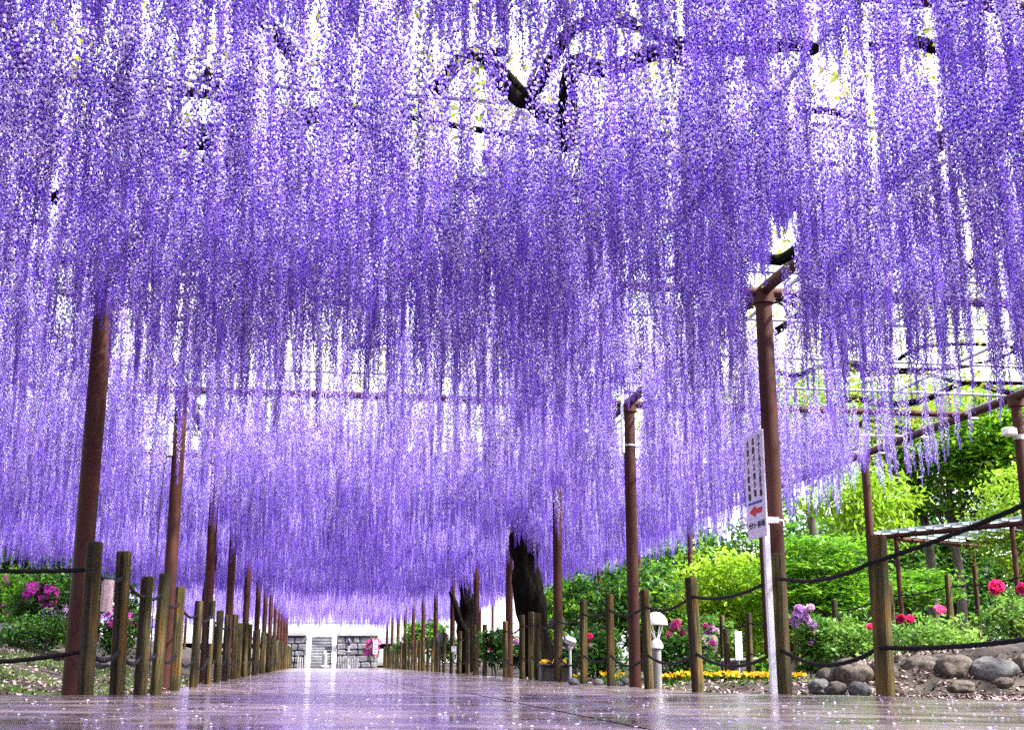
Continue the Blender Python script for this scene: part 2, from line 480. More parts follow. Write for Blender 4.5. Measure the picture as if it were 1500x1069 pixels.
ng.links.new(named('size', 'FLOAT_VECTOR'), iop.inputs['Scale'])
ng.links.new(iop.outputs[0], go.inputs[0])
def raceme_mass(lst, parent, name='raceme_mass'):
    me = bpy.data.meshes.new(name)
    base = parent.location
    me.from_pydata([(x - base.x, y - base.y, z - base.z) for x, y, z, i, s_, a in lst], [], [])
    at = me.attributes.new('pick', 'INT', 'POINT'); at.data.foreach_set('value', [v[3] for v in lst])
    at = me.attributes.new('turn', 'FLOAT_VECTOR', 'POINT'); at.data.foreach_set('vector', [c for v in lst for c in (random.gauss(0, .02), random.gauss(0, .02), v[5])])
    at = me.attributes.new('size', 'FLOAT_VECTOR', 'POINT'); at.data.foreach_set('vector', [c for v in lst for c in (1.0, 1.0, v[4])])
    o = link(name, me, parent); o['kind'] = 'stuff'
    md = o.modifiers.new('hang', 'NODES'); md.node_group = ng
    return o
raceme_mass(mass[0], vine_near)
raceme_mass(mass[1], vine_far)
#--NEXT--
# limbs of the two vines: trunks, then branches wandering over the lattice
def limb(parent, pts, rad, name, n=9, seed=0):
    r = random.Random(seed); b = MB()
    base = parent.location
    b.tube([Vector(p) - base for p in pts], rad, n, jitter=lambda i, k: 1 + 0.16 * math.sin(k * 2.1 + i * 0.8 + seed) + r.uniform(-.05, .05))
    return b.build(name, M['vine_bark'], parent)
def path_pts(ctrl, n):
    out = []
    ctrl = [Vector(c) for c in ctrl]
    P_ = [ctrl[0]] + ctrl + [ctrl[-1]]
    for i in range(1, len(P_) - 2):
        for k in range(n):
            t = k / n; p0, p1, p2, p3 = P_[i - 1:i + 3]
            out.append(0.5 * ((2 * p1) + (p2 - p0) * t + (2 * p0 - 5 * p1 + 4 * p2 - p3) * t * t + (3 * p1 - p0 - 3 * p2 + p3) * t ** 3))
    return out + [ctrl[-1]]
TY = 24.0
tp = [on_y(px, py, TY) for px, py in ((790, 985), (783, 925), (772, 850), (768, 800), (762, 740))]
tp[0].z = -0.1
tp.append(Vector((tp[-1].x - 0.2, TY - 0.6, ROOF + 0.1)))
vine_near.location = (tp[0].x, TY, 0)
for ch in vine_near.children:                       # parts placed before the base was known keep their place
    ch.location = ch.location - (vine_near.location - Vector((4.3, 24.0, 0)))
pp = path_pts(tp, 5)
limb(vine_near, pp, [0.30 - 0.07 * smooth(0, 1, i / (len(pp) - 1)) + 0.05 * math.sin(i * 0.9) for i in range(len(pp))], 'trunk', 14, 3)
TY2 = 36.0
tp2 = [on_y(px, py, TY2) for px, py in ((684, 978), (681, 935), (686, 890), (682, 850))] + [None]
tp2[0].z = -0.1; tp2[-1] = Vector((tp2[3].x + 0.3, TY2, ROOF + 0.1))
pp = path_pts(tp2, 5)
limb(vine_far, pp, [0.26 - 0.08 * i / len(pp) + 0.03 * math.sin(i * 1.3) for i in range(len(pp))], 'trunk', 12, 8)
fk = [on_y(px, py, TY2 - 0.2) for px, py in ((683, 925), (672, 905), (667, 885), (660, 865))]
limb(vine_far, path_pts(fk, 4), [0.13 - 0.006 * i for i in range(13)], 'limb', 8, 9)
vine_left = thing('wisteria_vine', 'slender dark wisteria stem climbing behind the brown posts beside the azaleas', 'wisteria', (-2.3, 26.0, 0))
tl = [Vector((-2.25, 26, 0)), Vector((-2.15, 26.1, 0.8)), Vector((-2.3, 26, 1.6)), Vector((-2.2, 26, 2.6)), Vector((-2.4, 25.8, ROOF + 0.1))]
limb(vine_left, path_pts(tl, 4), [0.11 - 0.003 * i for i in range(17)], 'trunk', 9, 5)
rl = random.Random(21)
for k in range(80):
    x, y = rl.uniform(X0 + 1, X1 - 1), rl.uniform(5.2, 14) if k < 44 else rl.uniform(14, 30) if k < 68 else rl.uniform(30, 65)
    a = rl.uniform(0, 6.28); pts = []
    for q in range(rl.randint(5, 9)):
        pts.append((min(X1, max(X0, x)), min(Y1, max(5.0, y)), ROOF + 0.17 + rl.uniform(-.10, .16)))
        a += rl.uniform(-.9, .9); st = rl.uniform(.35, .7); x += math.cos(a) * st; y += math.sin(a) * st
    pp = path_pts(pts, 3); r0 = rl.uniform(0.02, 0.06)
    limb(vine_near if y < 30 else vine_far, pp, [r0 * (1 - 0.6 * i / len(pp)) for i in range(len(pp))], 'limb', 7, k)

for k in range(26):                                        # thicker old wood under and over the front lattice
    x, y = rl.uniform(-3.5, 6.5), rl.uniform(6.2, 10.5); a = rl.uniform(0, 6.28); pts = []
    for q in range(rl.randint(5, 8)):
        pts.append((x, min(12, max(5.6, y)), ROOF + 0.05 + rl.uniform(-.22, .2)))
        a += rl.uniform(-1.2, 1.2); st = rl.uniform(.22, .45); x += math.cos(a) * st; y += math.sin(a) * st
    pp = path_pts(pts, 3); r0 = rl.uniform(0.03, 0.065)
    limb(vine_near, pp, [r0 * (1 - 0.5 * i / len(pp)) for i in range(len(pp))], 'limb', 8, 200 + k)
# ------------------------------------------------------------------ leaves
def leaf_mesh(name, P, size, mats, flat=0.3, ratio=0.42, droop=0.0, mi=None, seed=0):
    g = np.random.default_rng(seed); N = len(P)
    u = g.normal(size=(N, 3)); u[:, 2] *= (1 - flat); u[:, 2] -= droop
    u /= np.linalg.norm(u, axis=1)[:, None]
    w = g.normal(size=(N, 3)); w[:, :2] *= (1 - flat); w[:, 2] += flat * 2.0
    v = np.cross(u, w); v /= (np.linalg.norm(v, axis=1)[:, None] + 1e-9)
    nrm = np.cross(u, v)
    s_ = (size * g.uniform(0.65, 1.3, N))[:, None]
    V = np.stack([P - u * s_, P + v * s_ * ratio + nrm * s_ * 0.12, P + u * s_, P - v * s_ * ratio + nrm * s_ * 0.12], 1).reshape(-1, 3)
    me = bpy.data.meshes.new(name)
    me.vertices.add(4 * N); me.vertices.foreach_set('co', V.ravel())
    me.loops.add(4 * N); me.loops.foreach_set('vertex_index', np.arange(4 * N))
    me.polygons.add(N); me.polygons.foreach_set('loop_start', np.arange(N) * 4); me.polygons.foreach_set('loop_total', np.full(N, 4))
    for m in (mats if isinstance(mats, (list, tuple)) else [mats]): me.materials.append(m)
    if isinstance(mats, (list, tuple)) and len(mats) > 1:
        me.polygons.foreach_set('material_index', g.integers(0, len(mats), N).astype(np.int32) if mi is None else mi)
    me.update(calc_edges=True); me.validate()
    return me
def cloud(center, radii, n_clump, per, clump_r, flat=1.0, seed=0, shell=0.5):
    g = np.random.default_rng(seed)
    d = g.normal(size=(n_clump, 3)); d /= np.linalg.norm(d, axis=1)[:, None]
    rr = (shell + (1 - shell) * g.random(n_clump)) ** 0.6
    cc = np.array(center) + d * rr[:, None] * np.array(radii)
    sz = clump_r * g.uniform(0.55, 1.25, n_clump)
    off = g.normal(size=(n_clump, per, 3)) * 0.55
    off *= sz[:, None, None]; off[:, :, 2] *= flat
    return (cc[:, None, :] + off).reshape(-1, 3)

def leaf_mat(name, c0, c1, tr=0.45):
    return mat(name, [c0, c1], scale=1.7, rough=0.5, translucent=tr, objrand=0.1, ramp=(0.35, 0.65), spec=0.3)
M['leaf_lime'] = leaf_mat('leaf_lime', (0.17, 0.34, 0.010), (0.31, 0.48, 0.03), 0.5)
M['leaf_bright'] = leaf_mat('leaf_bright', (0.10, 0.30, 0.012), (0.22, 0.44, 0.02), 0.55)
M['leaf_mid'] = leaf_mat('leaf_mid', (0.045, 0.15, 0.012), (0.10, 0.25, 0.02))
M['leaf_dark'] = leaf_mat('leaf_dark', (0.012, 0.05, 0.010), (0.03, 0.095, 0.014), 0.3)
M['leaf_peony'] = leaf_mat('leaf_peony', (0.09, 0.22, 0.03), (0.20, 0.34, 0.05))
M['bark'] = mat('bark', [(0.03, 0.024, 0.018), (0.09, 0.075, 0.06)], scale=9, rough=0.9, bump=0.8, stretch=(1, 1, .3))

# leaves of the wisteria sprouting above the lattice
g = np.random.default_rng(5)
def vine_leaves(parent, y0, y1, n, seed):
    g = np.random.default_rng(seed)
    c = np.stack([g.uniform(X0, X1, n), g.uniform(y0, y1, n), ROOF + 0.16 + np.abs(g.normal(0, 0.16, n))], 1)
    P = (c[:, None, :] + g.normal(size=(n, 16, 3)) * np.array([0.15, 0.15, 0.09])).reshape(-1, 3) - np.array(parent.location)
    o = link('leaf_mass', leaf_mesh('leaf_mass', P, 0.038, M['vine_leaf'], flat=0.3, ratio=0.4, seed=seed), parent); o['kind'] = 'stuff'
vine_leaves(vine_near, 5.2, 20, 3000, 1)
vine_leaves(vine_far, 30, 70, 1200, 2)

# ================================================================== log fences with ropes
def log_mesh(seed, H=1.16, r=0.055):
    q = random.Random(seed); n = 18; b = MB()
    ph = [q.uniform(0, 6.28) for _ in range(4)]
    gk = q.randint(11, 14)                                  # where the drying crack runs
    zs = [-0.1, 0.02, 0.2, 0.4, 0.6, 0.8, 0.95, H - 0.018, H - 0.005, H]
    rows = []
    for i, z in enumerate(zs):
        row = []
        for k in range(n):
            a = 2 * math.pi * k / n
            rr = r * (1 + 0.035 * math.sin(2 * a + ph[0]) + 0.03 * math.sin(3 * a + ph[1] + z) + 0.02 * math.sin(z * 6 + ph[2]))
            if k == gk: rr *= 0.72
            if z > H - 0.01: rr *= 0.93
            if z == H: rr *= 0.94
            row.append((rr * math.cos(a), rr * math.sin(a), z))
        rows.append(row)
    vs_ = [v for row in rows for v in row]
    for i in range(len(zs) - 1):
        for k in range(n):
            b.f.append((i * n + k, i * n + (k + 1) % n, (i + 1) * n + (k + 1) % n, (i + 1) * n + k))
            b.m.append(1 if k in (gk, gk - 1) and q.random() < 0.97 else 0); b.sm.append(k not in (gk, gk - 1))
    b.v = vs_
    b.f.append(tuple(range((len(zs) - 1) * n, len(zs) * n))); b.m.append(0); b.sm.append(False)
    return b.mesh('post', [M['log'], M['log_crack']])
logs = [log_mesh(60 + i) for i in range(6)]
M['rope'] = mat('rope', [(0.004, 0.0035, 0.0045), (0.010, 0.009, 0.011)], scale=60, rough=0.7, spec=0.15)
def rope_fence(name, label, spots, group=None, closed=None, up=0.965, low=0.40, thick=0.015, hide=()):
    base = Vector((spots[0][0], spots[0][1], 0))
    f = thing(name, label, 'fence', base, group)
    info = []
    for k, sp in enumerate(spots):
        x, y = sp[0], sp[1]; lean = sp[2] if len(sp) > 2 else 0.0; hs = sp[3] if len(sp) > 3 else 1.0
        fat = sp[4] if len(sp) > 4 else 1.0
        z = ground_z(x, y)
        o = part('post', logs[k % 6], f, (x, y, z), (random.gauss(0, .008), lean + random.gauss(0, .006), random.uniform(0, 6.28)), (fat, fat, hs))
        Mx = Euler((0, lean, 0)).to_matrix()
        info.append((Vector((x, y, z)), Mx, hs))
    for (pa, Ma, ha), (pb, Mb, hb) in zip(info[:-1], info[1:]):
        for h in (up, low):
            A = pa + Ma @ Vector((0, 0, h * ha)); B = pb + Mb @ Vector((0, 0, h * hb))
            d = (A - EYE).length; L = (B - A).length
            if L > 6: continue
            nseg = 110 if d < 13 else (24 if d < 26 else 8); n = 10 if d < 13 else 6
            sag = (0.04 if h > 0.7 else 0.06) * L * random.uniform(0.8, 1.3) * (0.4 if L > 2.6 else 1.0)
            b = MB()
            pts = [A.lerp(B, t / nseg) - Vector((0, 0, sag * 4 * (t / nseg) * (1 - t / nseg))) - f.location for t in range(nseg + 1)]
            tw = L / nseg * 55.0
            b.tube(pts, thick, n, jitter=(lambda i, k: 1 + 0.15 * math.cos(3 * 2 * math.pi * k / n + i * tw)) if d < 13 else None)
            b.build('rope', M['rope'], f)
    return f
Lp = [on_x(px, 970, FENCE_L).y for px in (129, 171, 208, 228, 258, 283, 305, 317, 330, 341, 349, 357, 364, 371)]
while Lp[-1] < 71: Lp.append(Lp[-1] + 1.9)
left_spots = [(FENCE_L - 2.4, Lp[0] + 0.05)] + [(FENCE_L + (0.02 if i % 2 else 0.0), y, -0.012 if i < 5 else 0, 0.95 + 0.05 * math.sin(i * 2.3), 1.0) for i, y in enumerate(Lp)]
rope_fence('rope_fence', 'log post and dark rope fence along the path, azaleas and grass behind it', left_spots)
Rp = [on_x(px, 970, FENCE_R).y for px in (1294, 1144, 1021, 950, 894.5, 855, 819, 788, 778, 765, 740.5, 710, 696, 685, 673, 662, 650.5, 641)]
while Rp[-1] < 71: Rp.append(Rp[-1] + 1.8)
right_spots = [(FENCE_R + 0.1, 5.0, 0, 1.38)] + [(FENCE_R, y, (-0.055, -0.012, -0.035, -0.025, -0.012, 0, -0.01)[i] if i < 7 else 0, 1.0 + 0.03 * math.sin(i * 1.7), 1.12 if i < 3 else 1.0) for i, y in enumerate(Rp)]
rope_fence('rope_fence', 'log post and dark rope fence beside the boulders, direction sign and pansies', right_spots)
def at_depth(px, py, Y):
    p = on_y(px, py, Y); return (p.x, p.y)
back = [at_depth(1060, 985, 23.0), at_depth(1100, 985, 21.5), at_depth(1170, 985, 20.0), at_depth(1229, 985, 18.6), at_depth(1310, 950, 18.0), at_depth(1396, 945, 17.4), at_depth(1530, 930, 16.4)]
rope_fence('rope_fence', 'thinner log and rope fence behind the peony bushes', [(x, y, 0, 0.95, 0.9) for x, y in back], thick=0.012)

# ================================================================== direction sign
M['sign_white'] = mat('sign_white', [(0.74, 0.72, 0.80), (0.80, 0.79, 0.85)], scale=3, rough=0.35)
M['ink'] = mat('ink', [(0.008, 0.008, 0.012), (0.014, 0.014, 0.02)], scale=5, rough=0.5)
M['ink_red'] = mat('ink_red', [(0.55, 0.015, 0.015), (0.62, 0.02, 0.02)], scale=5, rough=0.5)
M['ink_blue'] = mat('ink_blue', [(0.02, 0.03, 0.35), (0.03, 0.05, 0.45)], scale=5, rough=0.5)
SX = 3.66
pa, pb = on_x(1090, 640, SX), on_x(1117, 628, SX)      # far and near top corners of the panel
q = on_x(1127, 783, SX)
SW, SH = abs(pa.y - pb.y), pb.z - q.z
sgn = thing('direction_sign', 'white notice with black Japanese lettering and red arrow on a white pole', 'sign', (SX, pb.y, 0))
print('sign', SW, SH, pa, pb, q)
sgrot = -R(3.0)
def sg(name, b, m): return b.build(name, m, sgn)
# panel: local frame, text runs along -Y to +Y seen from the path (-X side)
pan = MB(); pan.box((0.0, SW / 2, q.z + SH / 2), (0.012, SW, SH))
panel = sg('panel', pan, M['sign_white'])
pol = MB(); pol.box((0.035, 0.13, (q.z + 0.1) / 2), (0.045, 0.05, q.z + 0.1))
sg('pole', pol, M['white_paint'])
brc = MB(); brc.box((0.06, 0.03, q.z + 0.13), (0.10, 0.04, 0.05)); sg('bracket', brc, M['white_paint'])
bar = MB(); bar.box((-0.008, SW * 0.52, q.z + SH * 0.335), (0.004, SW * 0.72, 0.018)); b_ = bar.build('blue_bar', M['ink_blue'], panel)
arr = MB()
az, x_ = q.z + SH * 0.255, -0.0085
arr.add([(x_, SW * .18, az - .022), (x_, SW * .52, az - .022), (x_, SW * .52, az - .05), (x_, SW * .86, az), (x_, SW * .52, az + .05), (x_, SW * .52, az + .022), (x_, SW * .18, az + .022)],
        [(0, 6, 5, 1), (2, 4, 3), ])
arr.build('arrow', M['ink_red'], panel)
def glyphs(text, y, z, size, step, vertical=True):
    for i, ch in enumerate(text):
        cu = bpy.data.curves.new('lettering', 'FONT'); cu.body = ch; cu.size = size; cu.align_x = 'CENTER'; cu.align_y = 'CENTER'
        cu.extrude = 0.0012; cu.offset = 0.0012; cu.resolution_u = 3; cu.materials.append(M['ink'])
        tmp = bpy.data.objects.new('lettering', cu); me = bpy.data.meshes.new_from_object(tmp)
        bpy.data.objects.remove(tmp); o = link('lettering', me, panel)
        o.location = (-0.0085, y - (0 if vertical else i * step), z - (i * step if vertical else 0))
        o.rotation_euler = (math.pi / 2, 0, -math.pi / 2)
top = q.z + SH
cs = SH * 0.072
glyphs('シャトルバス乗り場', SW * 0.20, top - 0.055, cs * 0.98, cs * 0.93)
glyphs('名鉄バス乗り場', SW * 0.50, top - 0.075, cs * 0.98, cs * 1.15)
glyphs('大型バス駐車場', SW * 0.80, top - 0.075, cs * 0.98, cs * 1.2)
glyphs('タクシー乗り場', SW * 0.86, q.z + SH * 0.12, SW * 0.13, SW * 0.12, False)
band = MB()
bz = on_x(1140, 762, X_RIGHT).z
band.tube([(0, 0, 0), (0, 0, 0.014)], 0.079, 20)
part('strap', band.mesh('strap', M['white_paint']), pergola, (X_RIGHT, right_rows[0], bz))
#--NEXT2--
# ================================================================== rocks
M['granite'] = mat('granite', [(0.025, 0.018, 0.013), (0.065, 0.050, 0.038), (0.15, 0.115, 0.088)], scale=7, rough=0.75, bump=0.5, bscale=40, detail=10, objrand=0.15, bdist=0.01)
M['granite_grey'] = mat('granite_grey', [(0.045, 0.045, 0.045), (0.14, 0.14, 0.14)], scale=6, rough=0.75, bump=0.5, bscale=35, detail=10, objrand=0.15, bdist=0.01)
import bmesh
def rock_mesh(seed, amp=0.19, sub=4):
    bm = bmesh.new(); bmesh.ops.create_icosphere(bm, subdivisions=sub, radius=1.0)
    q_ = random.Random(seed); o = Vector((q_.uniform(-9, 9), q_.uniform(-9, 9), q_.uniform(-9, 9)))
    from mathutils import noise
    for v in bm.verts:
        n = noise.noise(v.co * 1.1 + o) * amp * 1.6 + noise.noise(v.co * 2.6 + o) * amp * 0.6 + noise.noise(v.co * 7 + o) * amp * 0.14
        v.co *= 1 + n
        v.co.z = math.copysign(abs(v.co.z) ** 0.9, v.co.z)
    for f in bm.faces: f.smooth = True
    me = bpy.data.meshes.new('boulder'); bm.to_mesh(me); bm.free(); return me
def rock(px, py, Y, rx, ry, label, m='granite', seed=0, deep=1.0, amp=0.19, sink=0.25, name='boulder', group=None):
    c = on_y(px, py, Y); k = Y / 1800.0
    me = rock_mesh(seed, amp); me.materials.append(M[m])
    o = link(name, me, None, c, (random.uniform(-.1, .1), random.uniform(-.1, .1), random.uniform(-.3, .3)), (rx * k, (rx + ry) / 2 * k * deep, ry * k))
    return tag(o, label, 'rock', group)
RK = [(1200, 1006, 10.6, 17, 13, 'small pale boulder at the pansy end of the boulder row', 1), (1225, 1010, 10.4, 16, 12, 'low rounded boulder in front of the largest brown boulder', 2),
      (1213, 991, 11.3, 17, 15, 'brown boulder wedged behind two small ones at the pansy end', 3), (1249, 988, 11.2, 29, 24, 'large round brown boulder nearest the direction sign', 4),
      (1258, 1011, 10.3, 17, 12, 'small grey boulder just short of the leaning log post', 5), (1290, 986, 11.2, 26, 22, 'brown boulder half hidden behind the leaning log post', 6),
      (1317, 973, 11.5, 12, 14, 'narrow boulder peeping out beyond the leaning log post', 7), (1349, 978, 11.3, 33, 19, 'long dark boulder just beyond the leaning log post', 8),
      (1399, 980, 11.1, 31, 22, 'mottled boulder with a pale worn face', 9), (1450, 982, 11.0, 37, 20, 'large smooth grey boulder with pale top', 10),
      (1409, 1006, 10.3, 22, 10, 'flat small boulder below the mottled one', 11), (1471, 1000, 10.3, 14, 9, 'small mossy stone below the large smooth grey boulder', 12),
      (1503, 977, 11.0, 22, 22, 'dark boulder at the open end of the row beyond the smooth grey one', 13)]
for px, py, Y, rx, ry, lb, sd_ in RK:
    rock(px, py, Y, rx, ry, lb, 'granite_grey' if sd_ in (1, 5, 10) else 'granite', sd_, 1.0, group='boulders edging the peony bed')
rock(18, 930, 21.0, 42, 15, 'broad jagged grey rock under the thin post among azaleas', 'granite_grey', 31, 0.9, 0.3)
rock(92, 957, 15.0, 14, 9, 'dark rock in the grass behind the corner log post', 'granite', 32, 1.0, 0.25)
rock(152, 972, 13.0, 12, 6, 'flat grey rock in litter by the second log post', 'granite_grey', 33, 1.0, 0.2)
rock(1036, 946, 22.5, 15, 20, 'dark slate rock among the pink blooms', 'granite', 34, 1.0, 0.2)
for i, (px, py) in enumerate(((876, 999), (916, 999), (840, 998), (905, 1003))):
    rock(px, py, 16.6, 8, 6, ('pale edging stone between the two short log posts', 'pale edging stone against the bare pale brown post', 'pale edging stone below the silver flood lamp', 'smaller pale stone in front of another edging stone')[i], 'granite_grey', 36 + i, 1.0, 0.1, name='edging_stone', group='edging stones under the fence')

# ================================================================== shrubs and flowers
def col_mat(name, a, b, tr=0.35):
    return mat(name, [a, b], scale=9, rough=0.5, translucent=tr, spec=0.2, objrand=0.12)
M['magenta'] = col_mat('magenta', (0.42, 0.02, 0.30), (0.60, 0.06, 0.46))
M['pink'] = col_mat('pink', (0.62, 0.07, 0.26), (0.78, 0.22, 0.44))
M['red_pink'] = col_mat('red_pink', (0.58, 0.02, 0.14), (0.76, 0.07, 0.28))
M['pale_pink'] = col_mat('pale_pink', (0.66, 0.42, 0.60), (0.80, 0.60, 0.74))
M['mauve'] = col_mat('mauve', (0.50, 0.26, 0.62), (0.66, 0.42, 0.74))
M['yellow'] = col_mat('yellow', (0.66, 0.36, 0.01), (0.80, 0.52, 0.02))
def peony_mesh(m, seed=0):
    q_ = random.Random(seed); b = MB()
    for ring, (n, tilt, ln, w) in enumerate(((9, 0.35, 1.0, 0.55), (8, 0.8, 0.9, 0.5), (7, 1.15, 0.75, 0.42), (5, 1.4, 0.6, 0.34))):
        for k in range(n):
            a = 2 * math.pi * (k + 0.5 * ring) / n + q_.uniform(-.2, .2); t = tilt + q_.uniform(-.2, .2); L = ln * q_.uniform(.85, 1.1)
            o = Vector((math.cos(a), math.sin(a), 0)); sd2 = Vector((-math.sin(a), math.cos(a), 0)); up = Vector((0, 0, 1))
            d1 = o * math.cos(t) + up * math.sin(t); d2 = o * math.cos(t + .7) + up * math.sin(t + .7)
            p1 = d1 * L * .6; p2 = p1 + d2 * L * .45
            b.add([(0, 0, 0), p1 + sd2 * w, p2 + sd2 * w * .8, p2 + up * q_.uniform(.0, .1), p2 - sd2 * w * .8, p1 - sd2 * w, p1 - d2 * .08],
                  [(0, 1, 6), (6, 1, 2, 3), (6, 3, 4, 5), (0, 6, 5)])
    return b.mesh('bloom', m)
def star_mesh(m, seed=0):
    q_ = random.Random(seed); b = MB()
    for k in range(5):
        a = 2 * math.pi * k / 5; o = Vector((math.cos(a), math.sin(a), 0)); sd2 = Vector((-math.sin(a), math.cos(a), 0)); up = Vector((0, 0, 1))
        b.add([(0, 0, 0), o * .6 + sd2 * .4 + up * .35, o * 1.0 + up * .3, o * .6 - sd2 * .4 + up * .35], [(0, 1, 2, 3)])
    return b.mesh('bloom', m)
BL = {k: [peony_mesh(M[k], i) for i in range(3)] for k in ('pink', 'red_pink', 'pale_pink', 'mauve', 'magenta')}
ST = {k: star_mesh(M[k]) for k in ('magenta', 'mauve', 'pink', 'pale_pink')}
def face_cam(p, spread=0.5):
    d = (EYE - p).normalized() + Vector((random.gauss(0, spread), random.gauss(0, spread), 0.6 + random.gauss(0, spread)))
    return d.to_track_quat('Z', 'Y').to_euler()
def shrub(name, label, px, py, Y, wpx, hpx, leaf, n_clump, per, size, blooms=(), group=None, cat='shrub', seed=1, stem_n=6, flat=0.3, shell=0.35):
    c = on_y(px, py, Y); k = Y / 1800.0; rx, rz = wpx / 2 * k, hpx / 2 * k
    gz = min(ground_z(c.x, c.y), c.z - rz * 0.4)
    t = thing(name, label, cat, (c.x, c.y, gz), group)
    P = cloud((0, 0, c.z - gz), (rx, rx * 0.85, rz), n_clump, per, rx * 0.33, 0.8, seed, shell)
    P = P[P[:, 2] > 0.02]
    link('foliage', leaf_mesh('foliage', P, size, leaf, flat=flat, seed=seed), t)
    q_ = random.Random(seed)
    for i in range(stem_n):
        b = MB(); e = Vector((q_.uniform(-.6, .6) * rx, q_.uniform(-.6, .6) * rx, c.z - gz + q_.uniform(0, .5) * rz))
        b.tube(path_pts([(q_.uniform(-.08, .08), q_.uniform(-.08, .08), -0.05), e * 0.5 + Vector((q_.uniform(-.1, .1), 0, 0)), e], 3), [0.012] * 7, 5)
        b.build('stem', M['bark'], t)
    for bpx, bpy_, rpx, mesh in blooms:
        p = on_y(bpx, bpy_, Y - rx * 0.55 * q_.uniform(.5, 1.1)); r_ = rpx * k
        link('bloom', mesh, t, p - t.location, face_cam(p), (r_, r_, r_))
    return t
def scatter(px0, px1, py0, py1, n, rpx, meshes, seed):
    q_ = random.Random(seed)
    return [(q_.uniform(px0, px1), q_.uniform(py0, py1), rpx * q_.uniform(.75, 1.25), q_.choice(meshes)) for _ in range(n)]
A = ST['magenta']
shrub('azalea_bush', 'azalea bush with crimson magenta blooms beside the thin outer post', 20, 885, 23, 110, 90, [M['leaf_mid'], M['leaf_bright']], 60, 60, 0.05,
      scatter(-8, 12, 845, 865, 7, 7, [A], 1) + scatter(0, 8, 885, 900, 4, 6, [A], 2), 'azalea bushes behind the fence', seed=2)
shrub('azalea_bush', 'azalea bush thick with magenta blooms behind the corner log post', 70, 885, 22, 95, 85, [M['leaf_mid'], M['leaf_dark']], 60, 60, 0.05,
      scatter(38, 84, 858, 886, 34, 7, [A], 3) + scatter(68, 96, 890, 908, 18, 7, [A, ST['mauve']], 4), 'azalea bushes behind the fence', seed=3)
shrub('azalea_bush', 'azalea bush with mixed magenta and mauve blooms between the second and third log posts', 178, 915, 24, 75, 80, [M['leaf_mid'], M['leaf_dark']], 50, 50, 0.05,
      scatter(152, 172, 890, 920, 12, 6, [A, ST['mauve']], 5) + scatter(186, 200, 900, 935, 10, 6, [A], 6), 'azalea bushes behind the fence', seed=4)
shrub('low_shrub', 'low dark green shrub under the magenta azaleas', 62, 925, 20, 110, 32, [M['leaf_dark'], M['leaf_mid']], 50, 50, 0.04, seed=6)
pk = BL['pink']; rp = BL['red_pink']; pp_ = BL['pale_pink']; mv = BL['mauve']
PE = 'tree peonies in bloom'
shrub('peony', 'tall peony with one large red pink bloom above its pale leaves', 1488, 905, 13.5, 120, 90, M['leaf_peony'], 34, 26, 0.05, [(1459, 864, 15, rp[0]), (1499, 862, 10, rp[1])], PE, seed=11, flat=0.4, shell=0.1)
shrub('peony', 'wide peony with a single pink bloom and a pair of crimson ones', 1362, 938, 15.2, 150, 60, M['leaf_peony'], 60, 36, 0.05,
      [(1376, 897, 12, pk[0]), (1320, 906, 8, rp[2]), (1332, 909, 9, rp[0])], PE, seed=12, flat=0.4, shell=0.1)
shrub('peony', 'peony with one red bloom behind the leaning log post', 1255, 942, 17.0, 110, 75, M['leaf_peony'], 46, 36, 0.05, [(1276, 920, 8, rp[1])], PE, seed=13, flat=0.4, shell=0.1)
shrub('peony', 'peony covered in mauve blooms behind the brown post with the sign', 1193, 945, 17.6, 75, 90, [M['leaf_peony'], M['leaf_mid']], 50, 40, 0.05,
      scatter(1164, 1192, 888, 935, 9, 8, mv + pp_, 7) + scatter(1180, 1216, 905, 945, 8, 7, mv + pp_, 8), PE, seed=14, flat=0.4, shell=0.2)
shrub('peony', 'dark leaved peony with magenta pink blooms behind the mushroom lamp', 1000, 962, 17.5, 95, 80, [M['leaf_dark'], M['leaf_mid']], 60, 40, 0.05,
      [(993, 917, 11, pk[1]), (1003, 928, 8, pk[2]), (980, 931, 6, pk[0]), (1031, 942, 8, pp_[0]), (1033, 955, 8, pp_[1]), (1043, 943, 6, BL['magenta'][0])], PE, seed=15, shell=0.2)
shrub('peony', 'peony with scattered pale pink blooms in front of the slate rock', 1045, 925, 23.5, 60, 50, [M['leaf_mid'], M['leaf_peony']], 30, 36, 0.05,
      scatter(1028, 1060, 912, 930, 8, 6, pp_ + [mv[0], pk[0]], 9), PE, seed=16)
shrub('peony', 'dark leaved peony with two red blooms behind the short pale log posts', 876, 958, 19.5, 90, 75, [M['leaf_dark'], M['leaf_mid']], 60, 40, 0.05,
      [(863, 934, 7, rp[0]), (864, 947, 6, pk[0]), (835, 948, 5, pp_[0])], PE, seed=17, shell=0.2)
shrub('peony', 'peony with white and crimson blooms beside the leaning black trunk', 724, 945, 28, 40, 55, [M['leaf_dark'], M['leaf_mid']], 34, 40, 0.06,
      [(719, 936, 5, pk[0]), (722, 942, 5, rp[0]), (718, 951, 4, rp[1]), (731, 936, 5, pp_[0]), (757, 939, 6, pp_[1])], PE, seed=18)
shrub('azalea_bush', 'round azalea in full magenta bloom at the foot of the stone steps', 545, 948, 66, 24, 26, [M['leaf_mid']], 26, 24, 0.09,
      scatter(534, 556, 936, 960, 26, 4, [ST['magenta'], ST['pink']], 10), seed=19)
shrub('azalea_bush', 'pale green bush beside the far log posts and the round black floodlight', 625, 925, 56, 60, 34, [M['leaf_bright'], M['leaf_dark']], 40, 36, 0.10, seed=20)
shrub('low_shrub', 'spiky leaved low plant by the log edging', 1125, 975, 20.5, 30, 26, M['leaf_bright'], 12, 26, 0.07, cat='plant', seed=22, stem_n=0, flat=0.0)
